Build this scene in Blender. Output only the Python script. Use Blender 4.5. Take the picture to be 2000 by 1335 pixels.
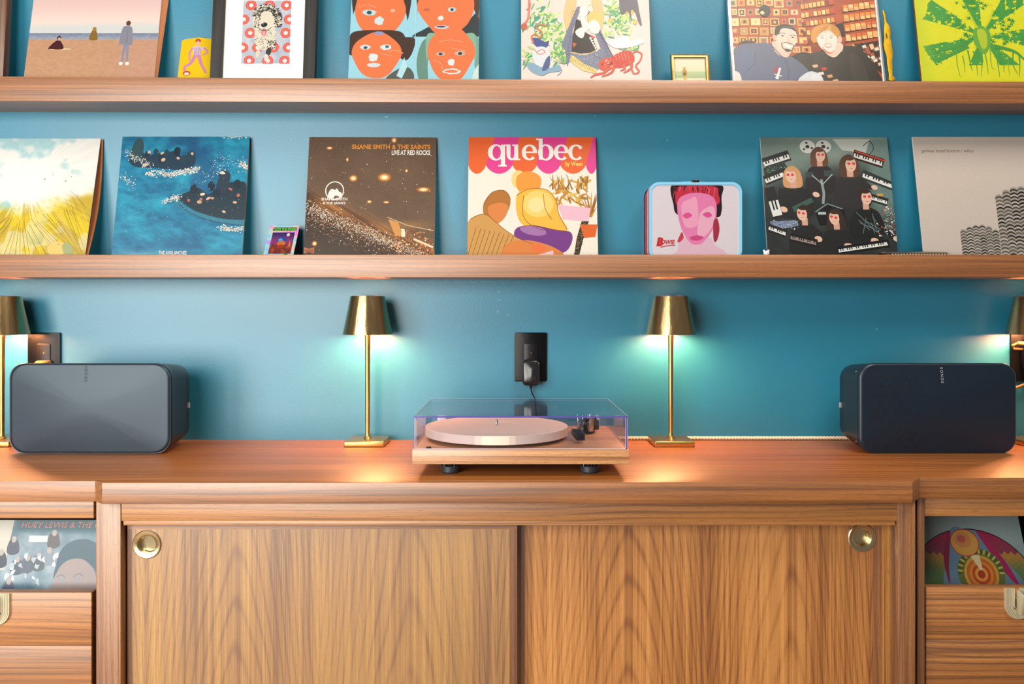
import bpy, bmesh, math, random
import numpy as np
from mathutils import Vector, Matrix, noise
from mathutils.geometry import tessellate_polygon

for o in list(bpy.data.objects):
    bpy.data.objects.remove(o, do_unlink=True)
SC = bpy.context.scene
COL = SC.collection
random.seed(7)

# ------------------------------------------------------------------ camera, light, exposure
ZE = 1.1633          # eye height
WALL = 1.95          # distance from the camera to the back wall
F = 1500.0           # focal length in pixels of the 2000 px frame
cam = bpy.data.cameras.new('camera')
cam.sensor_width = 36.0
cam.lens = 36.0 * F / 2000.0
cam.shift_y = -50.5 / 2000.0
cam.clip_start = 0.05
camo = bpy.data.objects.new('camera', cam)
camo.location = (0, 0, ZE)
camo.rotation_euler = (math.pi / 2, 0, 0)
COL.objects.link(camo)
SC.camera = camo

world = bpy.data.worlds.new('world')
SC.world = world
world.use_nodes = True
world.node_tree.nodes['Background'].inputs[0].default_value = (1.0, 0.96, 0.9, 1)
world.node_tree.nodes['Background'].inputs[1].default_value = 0.15


def area(name, loc, target, sx, sy, power, col):
    l = bpy.data.lights.new(name, 'AREA')
    l.shape = 'RECTANGLE'
    l.size = sx
    l.size_y = sy
    l.energy = power
    l.color = col
    o = bpy.data.objects.new(name, l)
    o.location = loc
    d = Vector(target) - Vector(loc)
    o.rotation_euler = d.to_track_quat('-Z', 'Y').to_euler()
    COL.objects.link(o)
    return o


# two tall windows of the room behind the camera, to the left, and an added overhead fill light
area('window_light', (-2.15, -0.6, 1.42), (-1.1, 1.95, 1.1), 0.95, 1.8, 54, (1.0, 0.96, 0.87))
area('window_light', (-1.0, -0.65, 1.42), (-0.8, 1.95, 1.1), 0.95, 1.8, 47, (1.0, 0.96, 0.87))
area('fill_light', (1.0, 0.35, 3.6), (0.7, 1.8, 0.9), 1.4, 1.1, 62, (1.0, 0.88, 0.74))

SC.view_settings.view_transform = 'Standard'
SC.view_settings.look = 'None'
SC.view_settings.gamma = 1.0
SC.view_settings.use_curve_mapping = False
SC.view_settings.exposure = 0.25
SC.cycles.use_denoising = True
SC.cycles.max_bounces = 10
SC.cycles.transparent_max_bounces = 24
SC.cycles.caustics_reflective = False
SC.cycles.sample_clamp_indirect = 4.0


# ------------------------------------------------------------------ helpers
def lin(c):
    if isinstance(c, str):
        c = [int(c[i:i + 2], 16) for i in (0, 2, 4)]
    out = []
    for v in c[:3]:
        v = v / 255.0
        out.append(v / 12.92 if v <= 0.04045 else ((v + 0.055) / 1.055) ** 2.4)
    return tuple(out)


def P(px, py, Z):
    """point seen at photograph pixel (px, py) at distance Z"""
    return Vector(((px - 1000.0) * Z / F, Z, ZE - (py - 617.0) * Z / F))


def X(px, Z):
    return (px - 1000.0) * Z / F


def H(py, Z):
    return ZE - (py - 617.0) * Z / F


ORIG = {}


def tag(o, label=None, cat=None, group=None, kind=None):
    if label:
        o['label'] = label
    if cat:
        o['category'] = cat
    if group:
        o['group'] = group
    if kind:
        o['kind'] = kind
    return o


def thing(name, label, cat, loc, rot=(0, 0, 0), group=None):
    o = bpy.data.objects.new(name, None)
    o.empty_display_size = 0.03
    o.location = loc
    o.rotation_euler = rot
    COL.objects.link(o)
    tag(o, label, cat, group)
    ORIG[o] = Vector(loc) if tuple(rot) == (0, 0, 0) else None
    return o


def origin(parent):
    if parent is None:
        return Vector((0, 0, 0))
    v = ORIG.get(parent)
    return v if v is not None else Vector((0, 0, 0))


class MB:
    """collects geometry, builds ONE mesh object"""

    def __init__(s):
        s.v = []
        s.f = []

    def add(s, v, f):
        n = len(s.v)
        s.v += [tuple(p) for p in v]
        s.f += [tuple(i + n for i in q) for q in f]
        return s

    def box(s, x0, x1, y0, y1, z0, z1):
        return s.add([(x0, y0, z0), (x1, y0, z0), (x1, y1, z0), (x0, y1, z0), (x0, y0, z1), (x1, y0, z1), (x1, y1, z1), (x0, y1, z1)],
                     [(0, 3, 2, 1), (4, 5, 6, 7), (0, 1, 5, 4), (1, 2, 6, 5), (2, 3, 7, 6), (3, 0, 4, 7)])

    def lathe(s, prof, c, n=48, axis='z', closed=False):
        v = []
        for r, h in prof:
            for k in range(n):
                a = 2 * math.pi * k / n
                if axis == 'z':
                    v.append((c[0] + r * math.cos(a), c[1] + r * math.sin(a), c[2] + h))
                elif axis == 'y':
                    v.append((c[0] + r * math.cos(a), c[1] + h, c[2] + r * math.sin(a)))
                else:
                    v.append((c[0] + h, c[1] + r * math.cos(a), c[2] + r * math.sin(a)))
        f = []
        m = len(prof)
        for i in range(m - 1 + (1 if closed else 0)):
            for k in range(n):
                a, b = i * n + k, i * n + (k + 1) % n
                c2, d = ((i + 1) % m) * n + (k + 1) % n, ((i + 1) % m) * n + k
                f.append((a, b, c2, d) if axis != 'y' else (d, c2, b, a))
        if not closed:
            lo, hi = tuple(range(n)), tuple((m - 1) * n + k for k in range(n))
            f += [tuple(reversed(lo)), hi] if axis != 'y' else [lo, tuple(reversed(hi))]
        return s.add(v, f)

    def tube(s, pts, r, n=8):
        pts = [Vector(p) for p in pts]
        v, f = [], []
        up = Vector((0, 0, 1))
        for i, p in enumerate(pts):
            d = (pts[min(i + 1, len(pts) - 1)] - pts[max(i - 1, 0)]).normalized()
            a = d.cross(up)
            if a.length < 1e-3:
                a = d.cross(Vector((0, 1, 0)))
            a.normalize()
            b = d.cross(a)
            rr = r[i] if isinstance(r, (list, tuple)) else r
            for k in range(n):
                t = 2 * math.pi * k / n
                v.append(p + a * rr * math.cos(t) + b * rr * math.sin(t))
        for i in range(len(pts) - 1):
            for k in range(n):
                f.append((i * n + k, i * n + (k + 1) % n, (i + 1) * n + (k + 1) % n, (i + 1) * n + k))
        f.append(tuple(reversed(range(n))))
        f.append(tuple((len(pts) - 1) * n + k for k in range(n)))
        return s.add(v, f)

    def plate(s, outer, holes, y0, y1, plane='xz'):
        """polygon (with holes) extruded from y0 (front) to y1 (back); plane xz or xy (then y0,y1 are z)"""
        loops = [outer] + list(holes)
        flat = [p for l in loops for p in l]
        tris = tessellate_polygon([[Vector((p[0], p[1], 0)) for p in l] for l in loops])

        def pt(p, d):
            return (p[0], d, p[1]) if plane == 'xz' else (p[0], p[1], d)
        n = len(flat)
        v = [pt(p, y0) for p in flat] + [pt(p, y1) for p in flat]
        f = []
        for t in tris:
            f.append(tuple(t))
            f.append(tuple(i + n for i in reversed(t)))
        k = 0
        for l in loops:
            m = len(l)
            for i in range(m):
                a, b = k + i, k + (i + 1) % m
                f.append((a, b, b + n, a + n))
            k += m
        return s.add(v, f)

    def build(s, name, mat, parent=None, smooth=False, bevel=0, local=False, seg=2, auto=35):
        me = bpy.data.meshes.new(name)
        og = Vector((0, 0, 0)) if local else origin(parent)
        me.from_pydata([(p[0] - og[0], p[1] - og[1], p[2] - og[2]) for p in s.v], [], s.f)
        bm = bmesh.new()
        bm.from_mesh(me)
        bmesh.ops.recalc_face_normals(bm, faces=bm.faces)
        if bevel:
            es = [e for e in bm.edges if len(e.link_faces) == 2 and e.calc_face_angle(0) > math.radians(30)]
            bmesh.ops.bevel(bm, geom=es, offset=bevel, segments=seg, profile=0.5, affect='EDGES', clamp_overlap=True)
        bm.to_mesh(me)
        bm.free()
        if smooth or bevel:
            for p in me.polygons:
                p.use_smooth = True
            me.set_sharp_from_angle(angle=math.radians(auto))
        if mat is not None:
            me.materials.append(mat)
        o = bpy.data.objects.new(name, me)
        COL.objects.link(o)
        if parent is not None:
            o.parent = parent
            g = ORIG.get(parent, None)
            ORIG[o] = g if g is not None else None
        return o


def rrect(w, h, r, n=8, cx=0, cz=0):
    """rounded rectangle outline, counter-clockwise"""
    pts = []
    for (sx, sz, a0) in ((1, 1, 0), (-1, 1, 90), (-1, -1, 180), (1, -1, 270)):
        for k in range(n + 1):
            a = math.radians(a0 + 90.0 * k / n)
            pts.append((cx + sx * (w / 2 - r) + r * math.cos(a), cz + sz * (h / 2 - r) + r * math.sin(a)))
    return pts


# ------------------------------------------------------------------ materials
def mat_new(name):
    m = bpy.data.materials.new(name)
    m.use_nodes = True
    nt = m.node_tree
    b = nt.nodes['Principled BSDF']
    return m, nt, b


def N(nt, t, **kw):
    n = nt.nodes.new(t)
    for k, v in kw.items():
        setattr(n, k, v)
    return n


def L(nt, a, b):
    nt.links.new(a, b)


def MA(nt, op, a, b=None, c=None):
    n = nt.nodes.new('ShaderNodeMath')
    n.operation = op
    for i, v in enumerate((a, b, c)):
        if v is None:
            continue
        if isinstance(v, (int, float)):
            n.inputs[i].default_value = v
        else:
            nt.links.new(v, n.inputs[i])
    return n.outputs[0]


def ramp(nt, fac, stops):
    r = nt.nodes.new('ShaderNodeValToRGB')
    e = r.color_ramp.elements
    while len(e) < len(stops):
        e.new(0.5)
    for i, (p, c) in enumerate(stops):
        e[i].position = p
        e[i].color = (*lin(c), 1) if isinstance(c, str) else (c, c, c, 1)
    nt.links.new(fac, r.inputs[0])
    return r.outputs[0]


def mixc(nt, fac, a, b, mode='MIX'):
    n = nt.nodes.new('ShaderNodeMix')
    n.data_type = 'RGBA'
    n.blend_type = mode
    for s, v in ((n.inputs[0], fac), (n.inputs[6], a), (n.inputs[7], b)):
        if isinstance(v, (int, float)):
            s.default_value = v
        elif isinstance(v, str):
            s.default_value = (*lin(v), 1)
        elif isinstance(v, tuple):
            s.default_value = v
        else:
            nt.links.new(v, s)
    return n.outputs[2]


def plain(name, col, rough=0.5, metal=0.0, coat=0.0, bump=0.0, bscale=400, spec=0.5, var=0.06):
    m, nt, b = mat_new(name)
    tc = N(nt, 'ShaderNodeTexCoord')
    nz = N(nt, 'ShaderNodeTexNoise')
    nz.inputs['Scale'].default_value = bscale * 0.12
    nz.inputs['Detail'].default_value = 4
    L(nt, tc.outputs['Object'], nz.inputs['Vector'])
    base = (*lin(col), 1)
    dark = tuple(x * (1 - var) for x in lin(col)) + (1,)
    L(nt, mixc(nt, nz.outputs[0], dark, base), b.inputs['Base Color'])
    b.inputs['Roughness'].default_value = rough
    b.inputs['Metallic'].default_value = metal
    b.inputs['Specular IOR Level'].default_value = spec
    b.inputs['Coat Weight'].default_value = coat
    b.inputs['Coat Roughness'].default_value = 0.1
    if bump:
        n2 = N(nt, 'ShaderNodeTexNoise')
        n2.inputs['Scale'].default_value = bscale
        n2.inputs['Detail'].default_value = 3
        L(nt, tc.outputs['Object'], n2.inputs['Vector'])
        bp = N(nt, 'ShaderNodeBump')
        bp.inputs['Strength'].default_value = bump
        bp.inputs['Distance'].default_value = 0.001
        L(nt, n2.outputs[0], bp.inputs['Height'])
        L(nt, bp.outputs[0], b.inputs['Normal'])
    return m


def wood(name, axis='x', light='c98a52', mid='a9683a', dark='6e3d20', lines=1.0, rough=0.45, coat=0.25, seed=0.0, cath=None, fleck=0.5, crough=0.4):
    """walnut: axis = grain direction; cath = (mirror centre x, half period) for arched figure on doors"""
    m, nt, b = mat_new(name)
    tc = N(nt, 'ShaderNodeTexCoord')
    sep = N(nt, 'ShaderNodeSeparateXYZ')
    L(nt, tc.outputs['Object'], sep.inputs[0])
    gx, gy, gz = sep.outputs
    along = gx if axis == 'x' else gz
    across = gz if axis == 'x' else gx

    def noise3(sa, sc, sy, detail=4, off=0.0, rough_=0.55):
        c = N(nt, 'ShaderNodeCombineXYZ')
        L(nt, MA(nt, 'MULTIPLY_ADD', along, sa, off + seed), c.inputs[0])
        L(nt, MA(nt, 'MULTIPLY', across, sc), c.inputs[1])
        L(nt, MA(nt, 'MULTIPLY', gy, sy), c.inputs[2])
        n = N(nt, 'ShaderNodeTexNoise')
        n.inputs['Scale'].default_value = 1.0
        n.inputs['Detail'].default_value = detail
        n.inputs['Roughness'].default_value = rough_
        L(nt, c.outputs[0], n.inputs['Vector'])
        return n.outputs[0]
    warp = noise3(1.4, 5, 5, 2, 3.1, 0.4)
    if cath:
        p = MA(nt, 'PINGPONG', MA(nt, 'SUBTRACT', across, cath[0] - 40 * cath[1] * 2), cath[1])
        p2 = MA(nt, 'POWER', MA(nt, 'ADD', p, 0.004), 1.6)
        f = MA(nt, 'ADD', along, MA(nt, 'MULTIPLY', p2, 17.0))
        f = MA(nt, 'ADD', f, MA(nt, 'MULTIPLY', warp, 0.5))
        ph = MA(nt, 'MULTIPLY', f, 58.0)
    else:
        f = MA(nt, 'ADD', across, MA(nt, 'MULTIPLY', gy, 0.6))
        f = MA(nt, 'ADD', f, MA(nt, 'MULTIPLY', warp, 0.07))
        ph = MA(nt, 'MULTIPLY', f, 480.0)
    s = MA(nt, 'MULTIPLY_ADD', MA(nt, 'SINE', ph), 0.5, 0.5)
    s = MA(nt, 'POWER', s, 5.0)
    lm = noise3(1.0, 14, 14, 2, 21.0)
    s = MA(nt, 'MULTIPLY', s, lm)
    fine = noise3(3.0, 620, 620, 2, 9.7, 0.6)
    med = noise3(0.9, 120, 120, 3, 1.7, 0.6)
    broad = noise3(0.8, 9, 9, 2, 7.7, 0.5)
    v = MA(nt, 'ADD', MA(nt, 'MULTIPLY', med, 0.55), MA(nt, 'MULTIPLY', fine, 0.40))
    v = MA(nt, 'ADD', v, MA(nt, 'MULTIPLY', broad, 0.45))
    v = MA(nt, 'SUBTRACT', v, MA(nt, 'MULTIPLY', s, (0.17 if cath else 0.16) * lines))
    col = ramp(nt, v, [(0.52, dark), (0.66, mid), (0.82, light)])
    pores = noise3(50, 850, 850, 1, 5.0)
    pm = ramp(nt, pores, [(0.60, 0.0), (0.70, 1.0)])
    col = mixc(nt, MA(nt, 'MULTIPLY', pm, fleck), col, dark)
    L(nt, col, b.inputs['Base Color'])
    b.inputs['Roughness'].default_value = rough
    b.inputs['Coat Weight'].default_value = coat
    b.inputs['Coat IOR'].default_value = 1.95
    b.inputs['Coat Roughness'].default_value = crough
    bp = N(nt, 'ShaderNodeBump')
    bp.inputs['Strength'].default_value = 0.25
    bp.inputs['Distance'].default_value = 0.0006
    L(nt, MA(nt, 'SUBTRACT', fine, pm), bp.inputs['Height'])
    L(nt, bp.outputs[0], b.inputs['Normal'])
    return m


def wall_paint():
    m, nt, b = mat_new('teal_wall_paint')
    tc = N(nt, 'ShaderNodeTexCoord')
    n1 = N(nt, 'ShaderNodeTexNoise')
    n1.inputs['Scale'].default_value = 300
    n1.inputs['Detail'].default_value = 4
    L(nt, tc.outputs['Object'], n1.inputs['Vector'])
    n2 = N(nt, 'ShaderNodeTexNoise')
    n2.inputs['Scale'].default_value = 3
    L(nt, tc.outputs['Object'], n2.inputs['Vector'])
    c = mixc(nt, n2.outputs[0], '1c6e88', '1e7c9e')
    n3 = N(nt, 'ShaderNodeTexVoronoi')
    n3.inputs['Scale'].default_value = 16
    L(nt, tc.outputs['Object'], n3.inputs['Vector'])
    spot = ramp(nt, n3.outputs['Distance'], [(0.0, 1.0), (0.035, 0.0)])
    c = mixc(nt, MA(nt, 'MULTIPLY', spot, 0.2), c, '8fc3cf')
    L(nt, c, b.inputs['Base Color'])
    b.inputs['Roughness'].default_value = 0.40
    b.inputs['Specular IOR Level'].default_value = 0.8
    bp = N(nt, 'ShaderNodeBump')
    bp.inputs['Strength'].default_value = 0.22
    bp.inputs['Distance'].default_value = 0.0008
    L(nt, n1.outputs[0], bp.inputs['Height'])
    L(nt, bp.outputs[0], b.inputs['Normal'])
    return m


def brass(name, col='c99a4e', rough=0.22, streak=None, bump=0.2):
    m, nt, b = mat_new(name)
    tc = N(nt, 'ShaderNodeTexCoord')
    mp = N(nt, 'ShaderNodeMapping')
    mp.inputs['Scale'].default_value = streak or (40, 40, 40)
    L(nt, tc.outputs['Object'], mp.inputs[0])
    nz = N(nt, 'ShaderNodeTexNoise')
    nz.inputs['Scale'].default_value = 1
    nz.inputs['Detail'].default_value = 5
    L(nt, mp.outputs[0], nz.inputs['Vector'])
    L(nt, mixc(nt, nz.outputs[0], tuple(x * 0.8 for x in lin(col)) + (1,), (*lin(col), 1)), b.inputs['Base Color'])
    b.inputs['Metallic'].default_value = 1
    L(nt, MA(nt, 'MULTIPLY_ADD', nz.outputs[0], 0.08, rough - 0.04), b.inputs['Roughness'])
    bp = N(nt, 'ShaderNodeBump')
    bp.inputs['Strength'].default_value = bump
    bp.inputs['Distance'].default_value = 0.0006
    L(nt, nz.outputs[0], bp.inputs['Height'])
    L(nt, bp.outputs[0], b.inputs['Normal'])
    return m


def print_mat(name, rough=0.38, spec=0.5, coat=0.0):
    m, nt, b = mat_new(name)
    a = N(nt, 'ShaderNodeAttribute')
    a.attribute_name = 'ink'
    tc = N(nt, 'ShaderNodeTexCoord')
    nz = N(nt, 'ShaderNodeTexNoise')
    nz.inputs['Scale'].default_value = 500
    L(nt, tc.outputs['Object'], nz.inputs['Vector'])
    g = MA(nt, 'MULTIPLY_ADD', nz.outputs[0], 0.12, 0.58)
    c = N(nt, 'ShaderNodeVectorMath', operation='SCALE')
    L(nt, a.outputs['Color'], c.inputs[0])
    L(nt, g, c.inputs['Scale'])
    L(nt, c.outputs[0], b.inputs['Base Color'])
    b.inputs['Roughness'].default_value = rough
    b.inputs['Specular IOR Level'].default_value = spec
    b.inputs['Coat Weight'].default_value = coat
    b.inputs['Coat Roughness'].default_value = 0.15
    return m


def acrylic(name, tint, lw=0.12):
    m = bpy.data.materials.new(name)
    m.use_nodes = True
    nt = m.node_tree
    nt.nodes.remove(nt.nodes['Principled BSDF'])
    out = nt.nodes['Material Output']
    tr = N(nt, 'ShaderNodeBsdfTransparent')
    tr.inputs[0].default_value = (*tint, 1)
    gl = N(nt, 'ShaderNodeBsdfGlossy')
    gl.inputs['Roughness'].default_value = 0.04
    lw_ = N(nt, 'ShaderNodeLayerWeight')
    lw_.inputs[0].default_value = 0.5
    fr = MA(nt, 'MULTIPLY_ADD', MA(nt, 'POWER', lw_.outputs['Facing'], 5.0), 0.8, 0.035)
    mx = N(nt, 'ShaderNodeMixShader')
    nz = N(nt, 'ShaderNodeTexNoise')
    nz.inputs['Scale'].default_value = 30
    L(nt, MA(nt, 'MINIMUM', MA(nt, 'ADD', fr, MA(nt, 'MULTIPLY', nz.outputs[0], lw * 0.1)), 1.0), mx.inputs[0])
    L(nt, tr.outputs[0], mx.inputs[1])
    L(nt, gl.outputs[0], mx.inputs[2])
    L(nt, mx.outputs[0], out.inputs[0])
    return m


def emit(name, col, s):
    m, nt, b = mat_new(name)
    b.inputs['Base Color'].default_value = (*lin(col), 1)
    b.inputs['Emission Color'].default_value = (*lin(col), 1)
    b.inputs['Emission Strength'].default_value = s
    return m


M = {}
M['wall'] = wall_paint()
M['floor'] = wood('floor_wood', 'x', 'a67c55', '8a5f3d', '5a3a22')
M['shelf'] = wood('shelf_walnut', 'x', 'a8682a', '885018', '5a2e0c', seed=2, lines=0.7, coat=1.0, crough=0.5)
M['top'] = wood('worktop_walnut', 'x', 'b26e2c', '945820', '663814', seed=5, coat=0.35, fleck=0.3)
M['rail'] = wood('rail_walnut', 'x', 'b87a3a', '966028', '663c18', seed=8, lines=1.3, coat=0.9, crough=0.5)
M['post'] = wood('post_walnut', 'z', 'a26c3a', '7c4c26', '482a12', seed=3, coat=0.8, crough=0.5)
M['door'] = wood('door_walnut', 'z', 'b08440', '966a34', '6c4420', seed=11, cath=(-0.54, 0.17), lines=1.0, coat=0.9, crough=0.5, fleck=0.35)
M['door2'] = wood('door_walnut_dark', 'z', 'cc9050', 'ac7238', '78461e', seed=17, cath=(0.545, 0.16), lines=1.0, coat=0.7, fleck=0.35)
M['edging'] = wood('edging_walnut', 'z', '96643a', '784a28', '4a2c16', seed=23, coat=0.8)
M['edging_x'] = wood('edging_walnut_flat', 'x', '96643a', '784a28', '4a2c16', seed=25, coat=0.8)
M['jamb'] = wood('jamb_pale_walnut', 'z', 'c89450', 'a8743c', '7c5028', seed=31)
M['bin'] = wood('bin_walnut', 'x', 'ba7a3a', '9a6028', '6a4018', seed=14, lines=1.5, coat=0.8, crough=0.5)
M['plinth'] = wood('plinth_walnut', 'x', 'd09c6a', 'b07c50', '845636', seed=41, lines=0.6, fleck=0.7, coat=0.6)
M['dark_in'] = plain('dark_interior', '1c100b', 0.8)
M['brass'] = brass('brushed_brass', 'cfae7c', 0.2, (150, 150, 1), 0.7)
M['brass_base'] = brass('satin_brass', 'd2ae6c', 0.3, (12, 12, 12), 0.0)
M['brass_ring'] = brass('pale_brass', 'e0cea4', 0.25, (20, 20, 20), 0.0)
M['nickel'] = plain('pale_brass_relief', 'd8d0b4', 0.35, metal=0.35)
M['shade_in'] = plain('white_shade_lining', 'f4efe2', 0.6)
M['diffuser'] = emit('lamp_diffuser', 'ffdf9e', 6.0)
M['black'] = plain('black_plastic', '0c0e12', 0.35, bump=0.05, spec=0.3)
M['black_gloss'] = plain('glossy_black_plastic', '191c20', 0.16)
M['plate'] = plain('black_outlet_plate', '080a0e', 0.32, bump=0.3, bscale=90, spec=0.2)
M['slot'] = plain('slot_black', '020202', 0.8)
M['slot_gold'] = plain('socket_contact_brass', 'b59032', 0.3, metal=1)
M['speaker'] = plain('speaker_shell', '10161e', 0.36, bump=0.03, bscale=900)
M['grille'] = plain('speaker_grille', '0a1828', 0.42, bump=0.08, bscale=1600, spec=0.7)
M['grille'].node_tree.nodes['Principled BSDF'].inputs['Specular Tint'].default_value = (0.72, 0.87, 1.0, 1)
M['grille_edge'] = plain('grille_rim', '2c3844', 0.35)
M['logo'] = plain('logo_grey', '9aa2ac', 0.4)
M['logo_dark'] = plain('logo_dark', '1b222c', 0.4)
M['lattice'] = plain('lattice_dark', '1b1c28', 0.5)
M['chrome'] = plain('chrome', 'c4c8ce', 0.12, metal=1)
M['rubber'] = plain('dark_rubber', '2a333c', 0.45)
M['platter'] = plain('frosted_acrylic', 'dfcdc0', 0.6, var=0.02)
M['acrylic'] = acrylic('clear_acrylic', (0.95, 0.94, 0.975), 0.35)
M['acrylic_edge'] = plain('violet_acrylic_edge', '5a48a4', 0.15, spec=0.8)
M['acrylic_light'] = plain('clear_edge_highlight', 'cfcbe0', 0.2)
M['cord'] = plain('cream_braided_cord', 'e6dac0', 0.6, bump=0.5, bscale=900)
M['cord_tan'] = plain('tan_fabric_cord', 'a07040', 0.6, bump=0.5, bscale=900)
M['cord_dark'] = plain('black_cord', '1a1a20', 0.35)
M['card'] = plain('cover_board', 'e9e3da', 0.6)
M['card_brown'] = plain('brown_cover_board', 'b06a3e', 0.6)
M['card_dark'] = plain('dark_cover_board', '3a2a24', 0.6)
M['vinyl'] = plain('black_vinyl', '101010', 0.25)
M['frame_black'] = wood('black_stained_frame', 'z', '2a2626', '1c1919', '0e0c0c', seed=51, coat=0.0, rough=0.6)
M['frame_silver'] = plain('silver_frame', 'c9c4c2', 0.3, metal=0.7)
M['frame_gold'] = brass('gilt_frame', 'b48c54', 0.3, (200, 200, 200), 0.5)
M['frame_wood'] = wood('brown_frame', 'z', '8a5a3a', '5f3a22', '32200f', seed=61)
M['glitter'] = plain('gold_glitter', 'e0b010', 0.3, metal=0.6, bump=1.0, bscale=700, var=0.6)
M['sky_blue'] = plain('sky_blue_enamel', '7fbfe4', 0.25, coat=0.5)
M['handle_blue'] = plain('blue_plastic', '2e9bd0', 0.35)
M['steel'] = plain('dark_steel', '4a4644', 0.3, metal=1)
M['white_toy'] = plain('white_enamel', 'e8eef2', 0.25)
M['harp'] = brass('harmonica_cover', 'b8a898', 0.3, (300, 20, 20), 0.05)
M['harp_comb'] = plain('harmonica_comb', '3a2a20', 0.5)
M['ivory'] = plain('ivory_reed_bar', 'd8c8a8', 0.4)
M['ink'] = print_mat('printed_cover', 0.36, 0.3)
M['ink_gloss'] = print_mat('glossy_print', 0.3, 0.3, 0.0)
M['ink_matte'] = print_mat('matte_print', 0.6, 0.3)
M['ink_tin'] = print_mat('printed_tin', 0.3, 0.5, 0.15)

# ------------------------------------------------------------------ the setting
wallo = tag(MB().box(-3.2, 3.2, WALL, WALL + 0.1, 0, 2.7).build('wall_back', M['wall']), kind='structure')
ORIG[wallo] = Vector((0, 0, 0))
m = MB()
random.seed(3)
xx = X(747, WALL)
while xx < X(1010, WALL):
    ln = random.uniform(0.006, 0.05)
    zz_ = H(551, WALL) + random.uniform(-0.0003, 0.0003)
    m.box(xx, xx + ln, WALL - 0.0003, WALL + 0.001, zz_, zz_ + random.uniform(0.0004, 0.001))
    xx += ln + random.uniform(0.001, 0.012)
for (px_, py_, w_, h_) in ((972, 568, 4, 2), (973, 585, 5, 1.4), (971, 607, 3, 3.5), (991, 614, 2, 3), (752, 227, 7, 3), (1160, 226, 3, 1.6), (1302, 273, 3, 2), (1711, 641, 3, 2.4)):
    x_, z_ = X(px_, WALL), H(py_, WALL)
    m.box(x_, x_ + w_ * 0.0011, WALL - 0.0003, WALL + 0.001, z_ - h_ * 0.0011, z_)
m.build('scuff_mark', plain('pale_scuff', '7fb0bc', 0.6), wallo)
random.seed(7)
tag(MB().box(-3.2, 3.2, -0.4, WALL, -0.06, 0).build('floor', M['floor']), kind='structure')

ZC = ZE - 0.3133      # worktop height


# ------------------------------------------------------------------ picture ledges
def ledge(name, label, zt_l, zt_m, zt_r, thick, yf, rec):
    """lip front yf; z of the lip top at x=-1.3, 0, 1.3"""
    t = thing(name, label, 'shelf', (0, WALL, zt_m - thick[1]))
    xs = [-1.45, 0, 1.45]

    def strip(y0, y1, top, bot):
        v, f = [], []
        for i, x in enumerate(xs):
            v += [(x, y0, bot[i]), (x, y1, bot[i]), (x, y1, top[i]), (x, y0, top[i])]
        for i in range(2):
            a, b = i * 4, i * 4 + 4
            for k in range(4):
                f.append((a + k, a + (k + 1) % 4, b + (k + 1) % 4, b + k))
        f += [(3, 2, 1, 0), (8, 9, 10, 11)]
        return MB().add(v, f)
    zt = [zt_l, zt_m, zt_r]
    zb = [zt[i] - thick[i] for i in range(3)]
    strip(yf, yf + 0.012, zt, zb).build('front_lip', M['shelf'], t, bevel=0.0008)
    strip(yf + 0.012, WALL, [z - rec for z in zt], zb).build('shelf_board', M['shelf'], t)
    return t


ZM = ZE + 0.148       # lip top, middle ledge
ledge('picture_ledge', 'lower walnut picture ledge holding the row of whole record covers', ZM, ZM, ZM, (0.0545, 0.0545, 0.0545), 1.85, 0.013)
ZT = [ZE + 469 * 1.85 / F, ZE + 462 * 1.85 / F, ZE + 457 * 1.85 / F]
# fascia px 148-196.5 left, 155-200 middle, 160-202.5 right
ledge('picture_ledge', 'upper walnut picture ledge along the top of the teal wall', ZT[0], ZT[1], ZT[2], (0.060, 0.0555, 0.0525), 1.85, 0.024)


def top_z(x):
    return ZT[1] + (ZT[0] - ZT[1]) * (-x / 1.3) if x < 0 else ZT[1] + (ZT[2] - ZT[1]) * (x / 1.3)


# ------------------------------------------------------------------ worktop
outl = [(-1.9, WALL), (-1.9, 1.462), (-0.793, 1.462), (-0.771, 1.4435), (0.757, 1.4515), (0.7905, 1.49), (1.9, 1.49), (1.9, WALL)]
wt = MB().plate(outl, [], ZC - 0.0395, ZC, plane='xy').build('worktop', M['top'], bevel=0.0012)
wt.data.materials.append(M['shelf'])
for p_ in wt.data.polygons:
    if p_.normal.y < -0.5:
        p_.material_index = 1  # front faces take the shelf walnut, putting the edge's lighting into the material
tag(wt, 'continuous walnut worktop with a stepped front edge carrying lamps and turntable', 'worktop')

# ------------------------------------------------------------------ cabinets
ZB = ZC - 0.0395      # underside of the worktop
FL = 0.0


def bx(px0, px1, Z):
    return X(px0, Z), X(px1, Z)


def disc_pts(r, cx, cz, n=40):
    return [(cx + r * math.cos(2 * math.pi * k / n), cz + r * math.sin(2 * math.pi * k / n)) for k in range(n)]


def finger_pull(parent, cx, cz, yf):
    m = MB()
    prof = [(0.0275, 0.0), (0.0275, -0.0022), (0.0262, -0.0032), (0.0192, -0.0026), (0.0178, -0.0018), (0.0176, 0.010), (0.0160, 0.0115), (0.0004, 0.0118)]
    m.lathe(prof, (cx, yf, cz), 64, 'y')
    m.f = [q for q in m.f if not (len(q) > 4 and q[0] < 64)]
    return m.build('finger_pull', M['brass_ring'], parent, smooth=True, auto=30)


cab = thing('sideboard', 'middle walnut cabinet with two sliding doors under the worktop', 'cabinet', (0, 1.7, 0))
x0, x1 = bx(187.5, 235.5, 1.468)
MB().box(x0, x1, 1.468, 1.50, FL, ZB).build('stile', M['post'], cab, bevel=0.001)
x0, x1 = bx(1754, 1788, 1.468)
MB().box(x0, x1, 1.468, 1.50, FL, ZB).build('stile', M['post'], cab, bevel=0.001)
# right hand return of the projecting bay

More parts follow.
